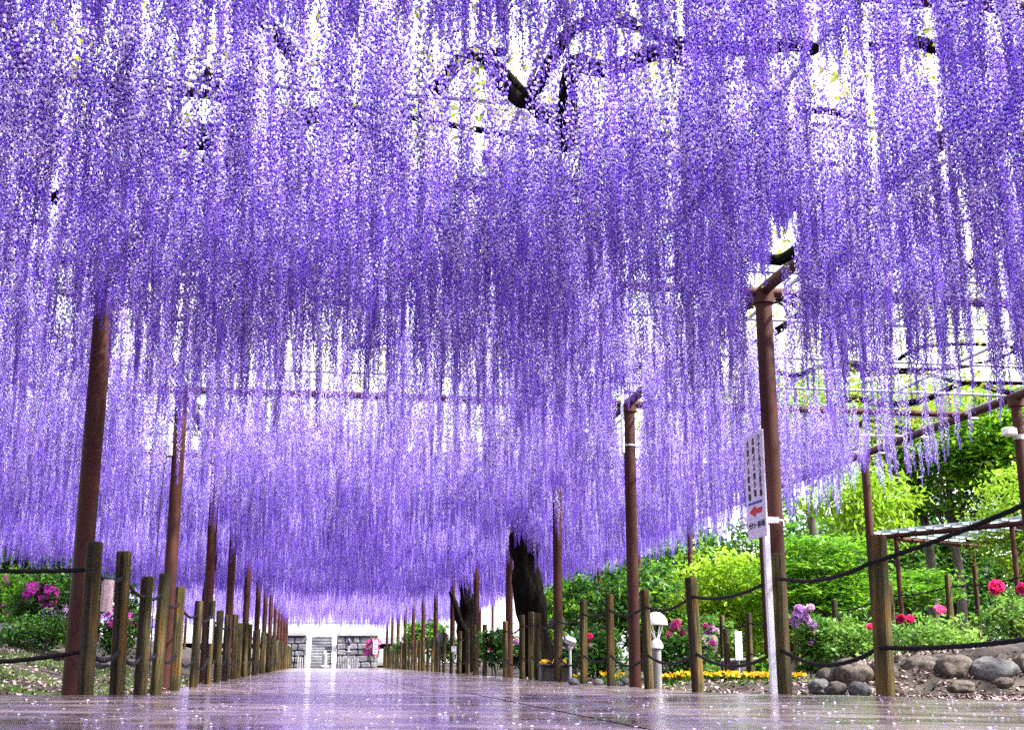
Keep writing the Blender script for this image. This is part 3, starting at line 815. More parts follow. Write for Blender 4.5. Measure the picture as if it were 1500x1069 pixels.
shrub('low_shrub', 'pale leaved low plant beside the yellow pansies and the lamp post', 1040, 985, 16.0, 30, 22, M['leaf_peony'], 12, 26, 0.05, cat='plant', seed=23, stem_n=0, flat=0.0)

for i, (px, py, Y, w_, h_) in enumerate(((600, 945, 60, 46, 30), (650, 950, 52, 40, 32), (690, 950, 44, 46, 36), (745, 955, 40, 60, 44), (800, 960, 34, 60, 46), (845, 955, 30, 60, 50))):
    shrub('garden_shrub', 'low green garden shrub in the bed behind the farther log posts', px, py, Y, w_, h_, [M['leaf_mid'], M['leaf_dark']], 40, 34, .09, scatter(px - w_ * .4, px + w_ * .4, py - h_ * .4, py, 5, 3.5, [ST['pink'], ST['pale_pink']], 80 + i), 'shrubs behind the farther log posts', seed=90 + i)
# yellow pansies
pb_ = MB()
for k in range(5):
    a = 2 * math.pi * k / 5 + .3; o = Vector((math.cos(a), math.sin(a), 0)); s2 = Vector((-math.sin(a), math.cos(a), 0))
    pb_.add([(0, 0, -.05), o * .55 + s2 * .55, o * 1.05 + Vector((0, 0, .12)), o * .55 - s2 * .55], [(0, 1, 2, 3)])
pansy_me = pb_.mesh('bloom', M['yellow'])
pf = [leaf_mesh('foliage', cloud((0, 0, 0.04), (0.07, 0.07, 0.04), 6, 8, 0.05, 0.8, 70 + i), 0.03, M['leaf_mid'], flat=0.3, seed=i) for i in range(2)]
def pansy(x, y, z, label, group, n=9):
    t = thing('pansy', label, 'flower', (x, y, z), group, random.uniform(0, 6))
    link('foliage', pf[random.randint(0, 1)], t)
    for k in range(n):
        p = Vector((random.gauss(0, .06), random.gauss(0, .06), 0.10 + random.uniform(-.02, .03))); s_ = random.uniform(.024, .034)
        link('bloom', pansy_me, t, p, (random.gauss(0.5, .5), random.gauss(0, .5), random.uniform(0, 6.28)), (s_, s_, s_))
for i in range(30):
    px = 975 + i * 6.6; Y = 15.4 - 0.05 * i
    p = on_y(px, 990 - 0.3 * i, Y)
    if 1135 < px < 1165: continue
    pansy(p.x, Y + random.uniform(-.1, .1), ground_z(p.x, Y) - 0.02, 'yellow pansy clump in the long flower row behind the fence', 'row of yellow pansies')
for px, Y in ((846, 18.2), (850, 18.4), (892, 17.6), (906, 17.2), (888, 18.0), (798, 22.5)):
    p = on_y(px, 990, Y)
    pansy(p.x, Y, ground_z(p.x, Y) + 0.03, 'stray yellow pansy clump between the short log posts', 'stray pansies by the short log posts', 6)
pl = on_y(818, 992, 20.6)
plt = thing('planter', 'black planter of yellow pansies behind the log posts', 'planter', (pl.x, 20.6, ground_z(pl.x, 20.6)))
M['black_plastic'] = mat('black_plastic', [(0.008, 0.008, 0.009), (0.02, 0.02, 0.022)], scale=9, rough=0.4)
b = MB(); b.box((0, 0, 0.13), (0.62, 0.26, 0.26), bev=0.02); b.build('box', M['black_plastic'], plt)
b = MB(); b.box((0, 0, 0.262), (0.66, 0.30, 0.025), bev=0.01); b.build('rim', M['black_plastic'], plt)
for k in range(22):
    link('bloom', pansy_me, plt, (random.uniform(-.3, .12), random.uniform(-.1, .1), .31 + random.uniform(-.02, .03)), (random.gauss(.5, .5), random.gauss(0, .5), 0), (.04, .04, .04))

# ================================================================== trees
def tree(label, base, trunk_pts, r0, crowns, leaf, size, group=None, seed=1, flat=0.3, clump_flat=0.5, n_clump=120, per=60, clump_r=0.55, shell=0.4, limbs=6, name='garden_tree', ratio=0.42, droop=0.0):
    t = thing(name, label, 'tree', base, group)
    bl = Vector(base)
    b = MB(); pts = path_pts([Vector(p) for p in trunk_pts], 4)
    b.tube(pts, [r0 * (1 - 0.65 * i / len(pts)) for i in range(len(pts))], 10, jitter=lambda i, k: 1 + .08 * math.sin(k * 1.7 + i))
    b.build('trunk', M['bark'], t)
    q_ = random.Random(seed); Ps = []
    for c, r_ in crowns:
        Ps.append(cloud(c, r_, n_clump, per, clump_r, clump_flat, seed + len(Ps), shell))
        for k in range(limbs):
            e = Vector(c) + Vector((q_.uniform(-.7, .7) * r_[0], q_.uniform(-.7, .7) * r_[1], q_.uniform(-.5, .6) * r_[2]))
            st = Vector(pts[int(len(pts) * q_.uniform(.4, .95))])
            bb = MB(); bb.tube(path_pts([st, st.lerp(e, .5) + Vector((0, 0, q_.uniform(0, .3))), e], 4), [r0 * .35 * (1 - .09 * i) for i in range(9)], 6)
            bb.build('limb', M['bark'], t)
    P = np.concatenate(Ps); P = P[P[:, 2] > 0.1]
    link('crown', leaf_mesh('crown', P, size, leaf, flat=flat, seed=seed, ratio=ratio, droop=droop), t)
    return t
def tree_px(label, px, pyc, Y, wpx, hpx, leaf, size, gap=0.0, lean=0.2, **kw):
    c = on_y(px, pyc, Y); k = Y / 1800.0; rx, rz = wpx / 2 * k, hpx / 2 * k
    gz = ground_z(c.x, c.y); zc = c.z - gz
    tr = [(0, 0, -.1), (lean * .4, 0, zc * .35), (lean * .1, .1, zc * .7), (0, 0, zc + rz * .4)]
    return tree(label, (c.x, c.y, gz), tr, kw.pop('r0', 0.10), [((0, 0, zc), (rx, kw.pop('dep', rx), rz))], leaf, size, **kw)
TG = 'garden trees beyond the flower beds'
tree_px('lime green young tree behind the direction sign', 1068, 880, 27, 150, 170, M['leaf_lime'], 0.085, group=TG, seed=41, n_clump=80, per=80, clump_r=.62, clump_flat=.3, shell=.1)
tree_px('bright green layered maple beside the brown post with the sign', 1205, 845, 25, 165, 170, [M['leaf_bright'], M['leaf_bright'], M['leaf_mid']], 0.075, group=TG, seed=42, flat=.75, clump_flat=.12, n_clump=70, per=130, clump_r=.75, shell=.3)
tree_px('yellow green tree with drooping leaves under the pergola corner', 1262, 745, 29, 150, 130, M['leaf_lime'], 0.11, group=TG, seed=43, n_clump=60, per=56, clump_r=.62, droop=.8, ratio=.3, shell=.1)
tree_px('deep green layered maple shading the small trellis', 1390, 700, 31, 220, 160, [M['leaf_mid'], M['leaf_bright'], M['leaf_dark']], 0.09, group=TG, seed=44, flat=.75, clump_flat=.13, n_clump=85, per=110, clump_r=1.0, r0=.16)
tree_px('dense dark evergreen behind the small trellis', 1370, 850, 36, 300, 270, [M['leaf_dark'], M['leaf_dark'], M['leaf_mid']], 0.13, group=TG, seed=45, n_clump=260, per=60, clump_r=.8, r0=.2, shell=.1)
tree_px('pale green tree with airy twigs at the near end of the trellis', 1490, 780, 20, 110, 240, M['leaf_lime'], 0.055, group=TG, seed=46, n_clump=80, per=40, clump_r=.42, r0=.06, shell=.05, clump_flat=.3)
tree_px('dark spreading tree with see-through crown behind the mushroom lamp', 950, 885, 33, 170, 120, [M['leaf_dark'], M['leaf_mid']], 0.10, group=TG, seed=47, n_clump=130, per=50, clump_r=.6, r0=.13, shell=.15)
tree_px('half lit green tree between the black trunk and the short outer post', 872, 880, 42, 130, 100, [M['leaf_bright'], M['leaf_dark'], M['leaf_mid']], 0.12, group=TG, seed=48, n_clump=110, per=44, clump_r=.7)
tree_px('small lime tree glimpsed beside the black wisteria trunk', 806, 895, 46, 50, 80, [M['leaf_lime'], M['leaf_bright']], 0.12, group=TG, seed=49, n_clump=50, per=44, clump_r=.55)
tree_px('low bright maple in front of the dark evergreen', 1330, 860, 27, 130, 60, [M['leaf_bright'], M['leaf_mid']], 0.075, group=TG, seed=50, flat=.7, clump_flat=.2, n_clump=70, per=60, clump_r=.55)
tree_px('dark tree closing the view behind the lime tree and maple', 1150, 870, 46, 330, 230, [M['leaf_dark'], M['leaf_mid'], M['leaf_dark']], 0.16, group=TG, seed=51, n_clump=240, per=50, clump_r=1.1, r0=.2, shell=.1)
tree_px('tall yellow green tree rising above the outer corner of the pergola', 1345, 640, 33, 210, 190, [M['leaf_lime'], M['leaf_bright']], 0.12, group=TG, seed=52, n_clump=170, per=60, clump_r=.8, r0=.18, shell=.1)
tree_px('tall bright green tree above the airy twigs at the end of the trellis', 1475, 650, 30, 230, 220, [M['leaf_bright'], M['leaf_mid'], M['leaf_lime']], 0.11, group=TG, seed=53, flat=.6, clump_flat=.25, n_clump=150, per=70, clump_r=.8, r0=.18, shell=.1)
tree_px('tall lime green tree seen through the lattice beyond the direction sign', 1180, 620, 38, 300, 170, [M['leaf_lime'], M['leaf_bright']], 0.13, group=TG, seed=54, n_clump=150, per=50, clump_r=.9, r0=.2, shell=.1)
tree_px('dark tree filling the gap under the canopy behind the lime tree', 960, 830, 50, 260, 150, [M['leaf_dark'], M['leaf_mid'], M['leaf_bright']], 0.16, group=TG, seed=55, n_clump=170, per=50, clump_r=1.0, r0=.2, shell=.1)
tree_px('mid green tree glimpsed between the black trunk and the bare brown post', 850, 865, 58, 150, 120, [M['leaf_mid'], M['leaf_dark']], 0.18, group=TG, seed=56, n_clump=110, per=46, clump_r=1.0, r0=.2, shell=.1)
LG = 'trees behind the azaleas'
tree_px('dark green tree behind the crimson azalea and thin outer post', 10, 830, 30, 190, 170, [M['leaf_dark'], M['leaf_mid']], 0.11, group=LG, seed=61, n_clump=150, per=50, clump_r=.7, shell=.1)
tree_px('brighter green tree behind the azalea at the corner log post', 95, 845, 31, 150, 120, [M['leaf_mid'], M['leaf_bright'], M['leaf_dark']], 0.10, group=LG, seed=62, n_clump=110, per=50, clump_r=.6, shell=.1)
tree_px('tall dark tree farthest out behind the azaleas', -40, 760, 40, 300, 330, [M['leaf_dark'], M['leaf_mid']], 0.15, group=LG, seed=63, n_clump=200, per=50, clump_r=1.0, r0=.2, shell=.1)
# a far belt of woodland that reads as one mass
g = np.random.default_rng(77)
Pw = []
for i in range(46):
    x, y = (g.uniform(16, 75), g.uniform(50, 105)) if i < 24 else (g.uniform(-60, -19), g.uniform(45, 110))
    h = g.uniform(4.5, 8.5)
    Pw.append(cloud((x, y, h * .5), (g.uniform(2, 4), g.uniform(2, 4), h * .5), 60, 26, 1.0, .6, 300 + i, .2))
Pw = np.concatenate(Pw); Pw = Pw[Pw[:, 2] > 0]
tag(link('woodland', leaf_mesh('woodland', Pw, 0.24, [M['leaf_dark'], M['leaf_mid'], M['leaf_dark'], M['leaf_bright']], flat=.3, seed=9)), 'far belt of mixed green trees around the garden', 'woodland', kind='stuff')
#--NEXT3--
# ================================================================== stone steps and terrace at the end of the path
M['stone'] = mat('stone', [(0.045, 0.045, 0.06), (0.10, 0.10, 0.12), (0.19, 0.19, 0.21)], scale=1.6, rough=0.8, bump=0.8, bscale=7, detail=8, objrand=0.25, bdist=0.05)
M['pale_stone'] = mat('pale_stone', [(0.20, 0.20, 0.22), (0.32, 0.32, 0.34)], scale=2.5, rough=0.7, bump=0.3, objrand=0.08)
M['pale_render'] = mat('pale_render', [(0.42, 0.42, 0.44), (0.55, 0.55, 0.57)], scale=3, rough=.7, bump=.2)
sx0, sx1 = on_y(451, 975, STAIR_Y).x, on_y(489, 975, STAIR_Y).x
sxm, sw = (sx0 + sx1) / 2, sx1 - sx0
stairs = thing('stone_staircase', 'stone stairs between two white side walls at the end of the path', 'stairs', (sxm, STAIR_Y, 0))
NS, RISE, RUN = 11, 0.172, 0.33
for k in range(NS):
    b = MB(); b.box((0, RUN * k + 0.2 + RUN / 2, RISE * (k + 0.5) - 0.001 * k), (sw - 0.26, RUN + 0.4, RISE - 0.03), bev=0.02)
    b.build('step', M['stone'], stairs)
for sg_ in (-1, 1):
    b = MB(); xx = sg_ * sw / 2; y1 = RUN * NS + 0.3; zt = RISE * NS
    b.add([(xx + o, y, z) for o in (-.13, .13) for y, z in ((0.0, -0.05), (0.0, 0.32), (y1, zt + 0.32), (y1, -0.05))],
          [(0, 1, 2, 3), (7, 6, 5, 4), (0, 4, 5, 1), (1, 5, 6, 2), (2, 6, 7, 3)])
    b.build('side_wall', M['pale_render'], stairs)
TZ = RISE * NS - 0.05
rw = random.Random(4)
for lab, xa, xb in (('retaining wall of rough grey stones on the azalea side of the stairs', sx1 + 0.16, sx1 + 2.6), ('retaining wall of rough grey stones on the side of the stairs without azalea', sx0 - 2.6, sx0 - 0.16)):
    w = thing('retaining_wall', lab, 'wall', ((xa + xb) / 2, STAIR_Y + 1.2, 0))
    b = MB(); b.box((0, 0.35, TZ / 2), (xb - xa, 0.4, TZ)); b.build('wall_core', M['granite_grey'], w)
    z = 0.0
    while z < TZ - 0.1:
        h = min(rw.uniform(.3, .42), TZ - z); x = xa
        while x < xb - 0.05:
            l_ = min(rw.uniform(.35, .75), xb - x)
            b = MB(); b.box((x + l_ / 2 - w.location.x, 0.05 + rw.uniform(-.04, .04), z + h / 2), (l_ - .03, 0.28, h - .03), bev=min(.05, l_ / 5), rot=Euler((0, rw.uniform(-.04, .04), 0)))
            b.build('stone', M['stone'], w); x += l_
        z += h
    b = MB(); b.box((0, 0.2, TZ + 0.13), (xb - xa, 0.8, 0.26), bev=0.03); b.build('coping', M['pale_stone'], w)
b = MB(); b.box((sxm, STAIR_Y + 18, TZ - 0.2), (40, 28.5, 0.4)); tag(b.build('terrace', M['pale_stone']), kind='structure')
wl2 = thing('terrace_wall', 'white wall with posts standing on the terrace above the stairs', 'wall', (sxm, STAIR_Y + 9, TZ))
b = MB(); b.box((0, 0, 0.5), (9.0, 0.25, 1.0)); b.build('panel', M['pale_render'], wl2)
for k in range(7):
    b = MB(); b.box((-4.2 + 1.4 * k, -0.02, 0.62), (0.26, 0.36, 1.24), bev=.03); b.build('post', M['pale_render'], wl2)
b = MB(); b.box((0, 0, 1.06), (9.2, 0.34, 0.1), bev=.02); b.build('coping', M['pale_stone'], wl2)
bx_ = on_y(475, 975, 69.0).x
bo = thing('stone_bollard', 'round topped stone bollard on a plinth in front of the stairs', 'bollard', (bx_, 69, 0))
b = MB(); b.lathe([(0, .0), (.26, .0), (.27, .10), (.20, .17), (0, .17)], 16); b.build('plinth', M['pale_stone'], bo)
b = MB(); b.lathe([(.13, .17), (.135, .7), (.12, .82), (.06, .93), (0, .95)], 16); b.build('shaft', M['pale_stone'], bo)
lx = on_y(510, 975, 71.0).x
lp = thing('lamp_post', 'lamp post with crossed arms and a round table below in front of the stone wall', 'lamp', (lx, 71, 0))
b = MB(); b.lathe([(.10, 0), (.10, .1), (.05, .16), (.045, 1.5), (0, 1.5)], 10); b.build('pole', M['pale_stone'], lp)
b = MB(); b.lathe([(.08, .78), (.27, .86), (.27, .9), (0, .92)], 14); b.build('round_table', M['pale_stone'], lp)
M['dark_violet_metal'] = mat('dark_violet_metal', [(0.05, 0.04, 0.08), (0.09, 0.07, 0.13)], scale=6, rough=0.4, metallic=.4)
for a in (0, math.pi / 2):
    b = MB(); b.tube([(-.3 * math.cos(a), -.3 * math.sin(a), 1.42), (0, 0, 1.36), (.3 * math.cos(a), .3 * math.sin(a), 1.42)], .03, 6); b.build('arm', M['dark_violet_metal'], lp)
b = MB(); b.lathe([(.02, 1.2), (.12, 1.3), (.13, 1.45), (.05, 1.6), (0, 1.66)], 10); b.build('lantern', M['dark_violet_metal'], lp)
stk = thing('stake_fence', 'low fence of pale grey stakes across the foot of the stone wall', 'fence', (sx1 + 1, 72.3, 0))
for k in range(16):
    px = 495 + k * 2.6 if k < 12 else 436 + (k - 12) * 3.2
    x = on_y(px, 975, 72.3).x
    b = MB(); b.tube([(x - stk.location.x, 0, 0), (x - stk.location.x, 0, .62 + .1 * math.sin(k * 2.2))], .035, 8); b.build('stake', M['pale_stone'], stk)

# ================================================================== lamps, boxes and small boards
M['galv'] = mat('galv', [(0.32, 0.32, 0.33), (0.45, 0.45, 0.46)], scale=8, rough=0.45, metallic=.3)
M['old_wood_grey'] = mat('old_wood_grey', [(0.13, 0.12, 0.12), (0.24, 0.23, 0.23)], scale=7, rough=0.85, bump=.5, stretch=(1, 1, .2))
gp = on_y(963, 990, 14.7)
gl = thing('garden_lamp', 'white mushroom shaped garden lamp on a grey wooden post', 'lamp', (gp.x, 14.7, ground_z(gp.x, 14.7)))
def z_at(py, Y, gz=0): return on_y(963, py, Y).z - gz
zb, zs, zt = z_at(945, 14.7), z_at(915, 14.7), z_at(897, 14.7)
b = MB(); b.tube([(0, 0, -.05), (0, 0, zb)], .055, 14); b.build('post', M['old_wood_grey'], gl)
b = MB(); b.lathe([(.078, zb - .03), (.078, zb + .01), (.055, zb + .055), (.03, zb + .085), (0, zb + .09)], 20); b.build('lower_cap', M['white_paint'], gl)
for k in range(4):
    a = math.pi / 4 + k * math.pi / 2; b = MB()
    b.tube([(.022 * math.cos(a), .022 * math.sin(a), zb + .07), (.10 * math.cos(a), .10 * math.sin(a), zs + .01)], .009, 6); b.build('strut', M['white_paint'], gl)
b = MB(); rr = .14; hh = zt - zs
b.lathe([(rr - .012, zs), (rr, zs)] + [(rr * math.cos(t * math.pi / 16), zs + .01 + hh * math.sin(t * math.pi / 16)) for t in range(0, 9)], 24)
b.build('shade', M['white_paint'], gl)
# tube lamp strapped to the second right-hand post
ty = right_rows[1]
tl_ = thing('tube_lamp', 'long white tube lamp strapped to the pale brown post', 'lamp', (X_RIGHT, ty, 0))
za, zc_ = on_x(916, 668, X_RIGHT).z, on_x(910, 572, X_RIGHT).z
b = MB(); b.tube([(-.095, -.03, za), (-.095, -.03, zc_)], .024, 12); b.build('tube', M['white_paint'], tl_)
for z in (za + .1, zc_ - .1):
    b = MB(); b.tube([(0, 0, z - .012), (0, 0, z + .012)], .083, 18); b.build('strap', M['galv'], tl_)
# junction box, lamp and cable on the second left-hand post
jy = left_rows[1]
jz = on_x(235, 620, X_LEFT).z
jb = thing('junction_box', 'grey electrical box with a dangling cable on the second brown post beside the azaleas', 'box', (X_LEFT, jy, jz))
b = MB(); b.box((-.10, -.05, 0), (.075, .11, .17), bev=.012); b.build('case', M['galv'], jb)
b = MB(); b.box((-.15, -.05, 0), (.02, .09, .12), bev=.006); b.build('cover', M['galv'], jb)
b = MB(); b.tube(path_pts([(-.13, -.05, -.08), (-.16, -.06, -.5), (-.17, -.05, -1.2), (-.16, -.05, -jz + .15 + .0)], 5), .007, 6); b.build('cable', M['black_plastic'], jb)
tz = on_x(230, 580, X_LEFT).z
tb = thing('flood_tube', 'short white lamp tube above the grey electrical box', 'lamp', (X_LEFT, jy, tz))
b = MB(); b.tube([(-.12, -.05, -.12), (-.12, -.05, .12)], .03, 12); b.build('tube', M['white_paint'], tb)
b = MB(); b.tube([(-.12, -.05, .12), (-.12, -.05, .15)], .036, 12); b.build('cap', M['black_plastic'], tb)
b = MB(); b.tube([(-.12, -.05, .05), (-.02, -.02, .05)], .01, 8); b.build('bracket', M['galv'], tb)
pe = on_y(212, 542, 12.5)
pt = thing('pendant_socket', 'small black lamp socket hanging on a wire among the racemes', 'lamp', (pe.x, 12.5, pe.z))
b = MB(); b.lathe([(0, -.04), (.03, -.04), (.034, 0), (.02, .035), (0, .04)], 12); b.build('socket', M['black_plastic'], pt)
b = MB(); b.tube([(0, 0, .03), (0, 0, ROOF - pe.z)], .005, 6); b.build('wire', M['black_plastic'], pt)
cz = on_x(1474, 636, OUT_R - .1)
cm = thing('flood_lamp', 'white flood lamp clamped to the tall outer post above the trellis', 'lamp', (OUT_R, out_right[0], cz.z))
b = MB(); b.box((-.16, -.05, 0), (.15, .15, .11), bev=.02); b.build('housing', M['white_paint'], cm)
b = MB(); b.tube([(-.1, 0, -.03), (0, 0, -.06)], .015, 8); b.build('bracket', M['galv'], cm)
b = MB(); b.tube([(0, 0, -.09), (0, 0, -.03)], .072, 16); b.build('clamp', M['galv'], cm)
def spot_lamp(px, py, Y, r, label, m, box=False):
    p = on_y(px, py, Y); t = thing('spot_lamp', label, 'lamp', (p.x, Y, ground_z(p.x, Y))); z = p.z - t.location.z
    b = MB(); b.tube([(0, 0, -.02), (0, 0, z)], .02, 8); b.build('stand', M['galv'] if box else m, t)
    b = MB()
    if box: b.box((0, -.02, z), (.17, .12, .10), rot=Euler((.5, .35, 0)), bev=.02)
    else: b.tube([(r * .5, -r, z + .02), (0, r * .6, z), (-r * .1, r * 1.2, z)], [r, r * .95, r * .4], 18)
    b.build('head', m, t)
spot_lamp(645, 933, 38, .15, 'round black spot lamp by the far log posts', M['black_plastic'])
spot_lamp(813, 913, 21.5, .12, 'round black spot lamp between the leaning black trunk and the log post', M['black_plastic'])
spot_lamp(835, 938, 18.6, .12, 'silver box flood lamp on a stand behind the log posts', M['galv'], True)
def board(px, py, Y, wpx, hpx, label, m='sign_white', lines=0, rz=0.0, stand=True):
    p = on_y(px, py, Y); k = Y / 1800.; gz = ground_z(p.x, Y)
    t = thing('notice_board', label, 'board', (p.x, Y, gz), rz=rz); z = p.z - gz
    b = MB(); b.box((0, 0, z), (wpx * k, .02, hpx * k)); pn = b.build('panel', M[m], t)
    if stand:
        b = MB(); b.tube([(0, .03, -.05), (0, .03, z)], .02, 8); b.build('stand', M['galv'], t)
    for i in range(lines):
        b = MB(); b.box((0, -.012, z + hpx * k * (.36 - .72 * i / max(1, lines - 1))), (wpx * k * .5, .003, hpx * k * .05)); b.build('print_line', M['ink'], pn)
board(550, 947, 58, 7, 20, 'white notice with dark characters between the far log posts', lines=5)
board(309, 924, Lp[6] - .07, 4.5, 34, 'narrow blank white card hung on the log fence', stand=False)
board(1082, 945, 21.8, 11, 42, 'plain white board behind the yellow pansies')
M['poster'] = mat('poster', [(0.30, 0.16, 0.18), (0.52, 0.40, 0.42)], scale=14, rough=.5)
board(157, 872, 9.1, 26, 44, 'pinkish white poster hung from the rope between the first two log posts', 'poster', rz=1.2, stand=False)
board(665, 950, 35, 7, 8, 'tiny white meter card on the far log fence')
# log edging beyond the pansies
eg = thing('log_edging', 'two horizontal logs on short stakes edging the bed behind the pansies', 'edging', (*at_depth(1090, 975, 22.2), 0))
for pyy in (968, 988):
    a, c = on_y(1055, pyy, 22.4), on_y(1130, pyy - 2, 22.0); b = MB(); b.tube([a - eg.location, c - eg.location], .05, 10); b.build('rail', M['old_wood_grey'], eg)
for px in (1062, 1094):
    a = on_y(px, 985, 22.1); b = MB(); b.tube([(a.x - eg.location.x, a.y - .15 - eg.location.y, 0), (a.x - eg.location.x, a.y - .15 - eg.location.y, .9)], .06, 10); b.build('stake', M['log'], eg)

# ================================================================== small slatted trellis on brown poles
M['slat_blue'] = mat('slat_blue', [(0.30, 0.38, 0.40), (0.50, 0.58, 0.60)], scale=6, rough=.5, objrand=.2)
TYN = 20.5
c0 = on_y(1296, 786, TYN)
c1 = on_y(1478, 756, TYN - 2.2)
tr_ = thing('garden_trellis', 'small flat trellis of blue grey slats on thin brown poles', 'trellis', (c0.x, c0.y, 0))
zr = c0.z
dirx = Vector((c1.x - c0.x, c1.y - c0.y, 0)); TL = dirx.length; dirx.normalize(); diry = Vector((-dirx.y, dirx.x, 0)); TD = 2.3
rotm = Matrix((dirx, diry, Vector((0, 0, 1)))).transposed()
def tpt(u, v, z): return dirx * u + diry * v + Vector((0, 0, z))
for v in (0, TD):
    b = MB(); b.tube([tpt(-.1, v, zr), tpt(TL + .6, v, zr)], .045, 10); b.build('rail', M['pipe_brown'], tr_)
for u in (0.35, TL + .2):
    b = MB(); b.tube([tpt(u, -.1, zr - .07), tpt(u, TD + .1, zr - .07)], .035, 10); b.build('rail', M['pipe_brown'], tr_)
for u, v in ((.2, 0.05), (.2, TD), (TL, .05), (TL, TD)):
    p = tpt(u, v, 0) + tr_.location; gz = ground_z(p.x, p.y) - .05
    b = MB(); b.tube([tpt(u, v, gz), tpt(u, v, zr)], .042, 10); b.build('pole', M['pipe_brown'], tr_)
b = MB(); b.box((0, 0, 0), (.07, TD + .4, .03)); sl = b.mesh('slat', M['slat_blue'])
k = 0
while -.1 + k * .36 < TL + .5:
    o = link('slat', sl, tr_, tpt(-.1 + k * .36, TD / 2, zr + .065 + (k % 3) * .004), rotm.to_euler()); k += 1
b = MB(); b.box((0, 0, 0), (TL + .8, .05, .03)); sl = b.mesh('slat', M['slat_blue'])
for k in range(8): link('slat', sl, tr_, tpt(TL / 2 + .2, .02 + TD * k / 7, zr + .105), rotm.to_euler())

# low wisteria trellis and white wall beyond the left-hand bank
vw = thing('garden_wall', 'long white wall seen beyond the log posts on the azalea side', 'wall', (-13.0, 75, 1.0))
b = MB(); b.box((0, 0, 0.6), (.25, 70, 1.6)); b.build('panel', M['white_paint'], vw)
b = MB(); b.box((0, 0, 1.46), (.4, 70, .1), bev=.02); b.build('coping', M['stone'], vw)
lt = thing('low_trellis', 'low white trellis with short deep violet racemes beyond the log posts', 'trellis', (-9.5, 62, ground_z(-9.5, 62)))
for k in range(9):
    b = MB(); b.tube([(0, -16 + 5 * k, 0), (0, -16 + 5 * k, 1.25)], .05, 8); b.build('post', M['pipe_brown'], lt)
for x in (-.7, 0, .7):
    b = MB(); b.tube([(x, -17, 1.25 + .02 * (x == 0)), (x, 26, 1.25 + .02 * (x == 0))], .035, 8); b.build('rail', M['white_paint'], lt)
lz = lt.location.z
raceme_mass([(-9.5 + random.uniform(-.7, .7), 62 + random.uniform(-17, 26), lz + 1.25, random.randint(0, 7), .42, random.uniform(0, 6)) for _ in range(1500)], lt, 'raceme_mass')

# ================================================================== litter, grass, fallen petals
g = np.random.default_rng(3)
M['litter_pale'] = mat('litter_pale', [(0.26, 0.17, 0.16), (0.55, 0.42, 0.40)], scale=15, rough=.7)
M['litter_dark'] = mat('litter_dark', [(0.03, 0.015, 0.012), (0.10, 0.05, 0.04)], scale=15, rough=.7)
def strew(name, label, boxes, n, size, mats, seed, lift=.012, flat=.5, cat='litter'):
    g = np.random.default_rng(seed); P = []
    for x0, x1, y0, y1, w in boxes:
        m_ = int(n * w); xs = g.uniform(x0, x1, m_); ys = g.uniform(y0, y1, m_)
        P += [(x, y, ground_z(x, y) + lift * g.uniform(.3, 1.6)) for x, y in zip(xs, ys)]
    P = np.array(P)
    return tag(link(name, leaf_mesh(name, P, size, mats, flat=flat, ratio=.5, seed=seed)), label, cat, kind='stuff')
strew('leaf_litter', 'dry pinkish leaf litter around the boulders and peony bed', [(3.9, 9.5, 8.3, 11.2, .45), (3.95, 6.5, 11.0, 24, .25), (5.5, 10, 11.6, 16, .3)], 15000, .028, [M['litter_pale'], M['litter_dark']], 1)
strew('leaf_litter', 'dry pinkish leaf litter on the grass bank behind the log posts', [(-6, -1.7, 8.4, 14, .6), (-6, -1.7, 14, 24, .4)], 9000, .028, [M['litter_pale'], M['litter_dark']], 2)
M['grass'] = mat('grass', [(0.05, 0.15, 0.012), (0.14, 0.26, 0.03)], scale=4, rough=.6, translucent=.35)
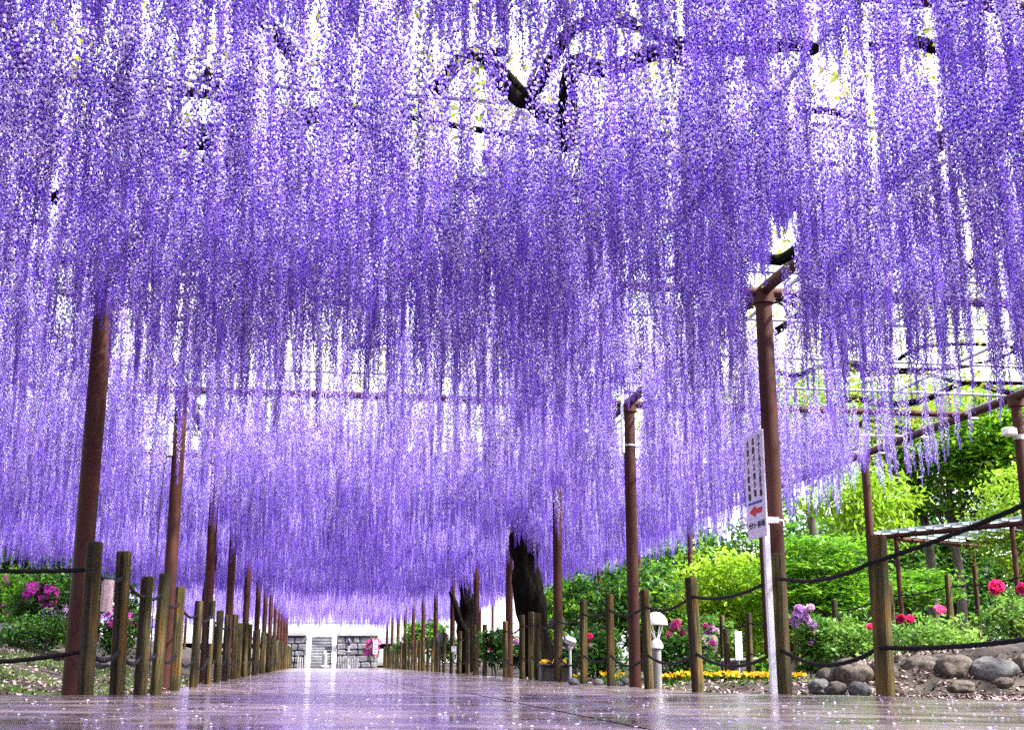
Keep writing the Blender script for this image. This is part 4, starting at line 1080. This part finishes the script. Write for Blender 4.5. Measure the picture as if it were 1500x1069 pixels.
def grass(name, label, patches, seed):
    g = np.random.default_rng(seed); V, F = [], []
    for x0, x1, y0, y1, n in patches:
        for _ in range(n):
            x, y = g.uniform(x0, x1), g.uniform(y0, y1)
            if vnoise(x, y, .8, 9) < .48: continue
            z = ground_z(x, y) - .01; h = g.uniform(.03, .08); a = g.uniform(0, 6.28); w = .006; dx, dy = math.cos(a) * w, math.sin(a) * w; lx, ly = g.normal(0, .022, 2)
            o = len(V); V += [(x - dx, y - dy, z), (x + dx, y + dy, z), (x + lx, y + ly, z + h)]; F.append((o, o + 1, o + 2))
    me = bpy.data.meshes.new(name); me.from_pydata(V, [], F); me.materials.append(M['grass'])
    tag(link(name, me), label, 'grass', kind='stuff')
grass('grass', 'patchy short green grass on the bank behind the log posts', [(-6, -1.75, 8.5, 13, 16000), (-7, -1.8, 13, 24, 20000)], 4)
grass('grass', 'sparse green grass round the pansies and lamp', [(4.1, 6, 13, 24, 6000)], 5)
# petals dropped on the wet paving
M['petal_fallen'] = mat('petal_fallen', [(0.45, 0.36, 0.80), (0.82, 0.78, 0.95)], scale=25, rough=.5, translucent=.3, ramp=(.4, .6))
M['petal_fallen_white'] = mat('petal_fallen_white', [(0.80, 0.76, 0.86), (0.86, 0.84, 0.9)], scale=25, rough=.5, translucent=.3)
pf_ = MB(); q_ = random.Random(8)
def petal(x, y, z):
    a = q_.uniform(0, 6.28); s_ = q_.uniform(.004, .009); c, d = math.cos(a) * s_, math.sin(a) * s_; h = s_ * q_.uniform(.3, 1.1); mi = q_.choice((0, 0, 1))
    pf_.add([(x, y, z + .001), (x + c, y + d, z + h), (x + c * .4 - d, y + d * .4 + c, z + h * 1.1), (x - c, y - d, z + h * .9), (x + c * .4 + d, y + d * .4 - c, z + h * .6)], [(0, 1, 2), (0, 2, 3), (0, 3, 4), (0, 4, 1)], mi)
for _ in range(900):
    y = 3.0 + 4.6 * q_.random() ** 1.2; x = q_.uniform(-.36, .58) * y * 1.05 + .0
    petal(x, y, PLAZA_Z)
for _ in range(1500):
    petal(q_.uniform(FENCE_L, FENCE_R), 8.0 + 24 * q_.random() ** 1.5, .006)
tag(pf_.build('fallen_petals', [M['petal_fallen'], M['petal_fallen_white']]), 'small lilac and white petals fallen on the wet paving', 'petals', kind='stuff')
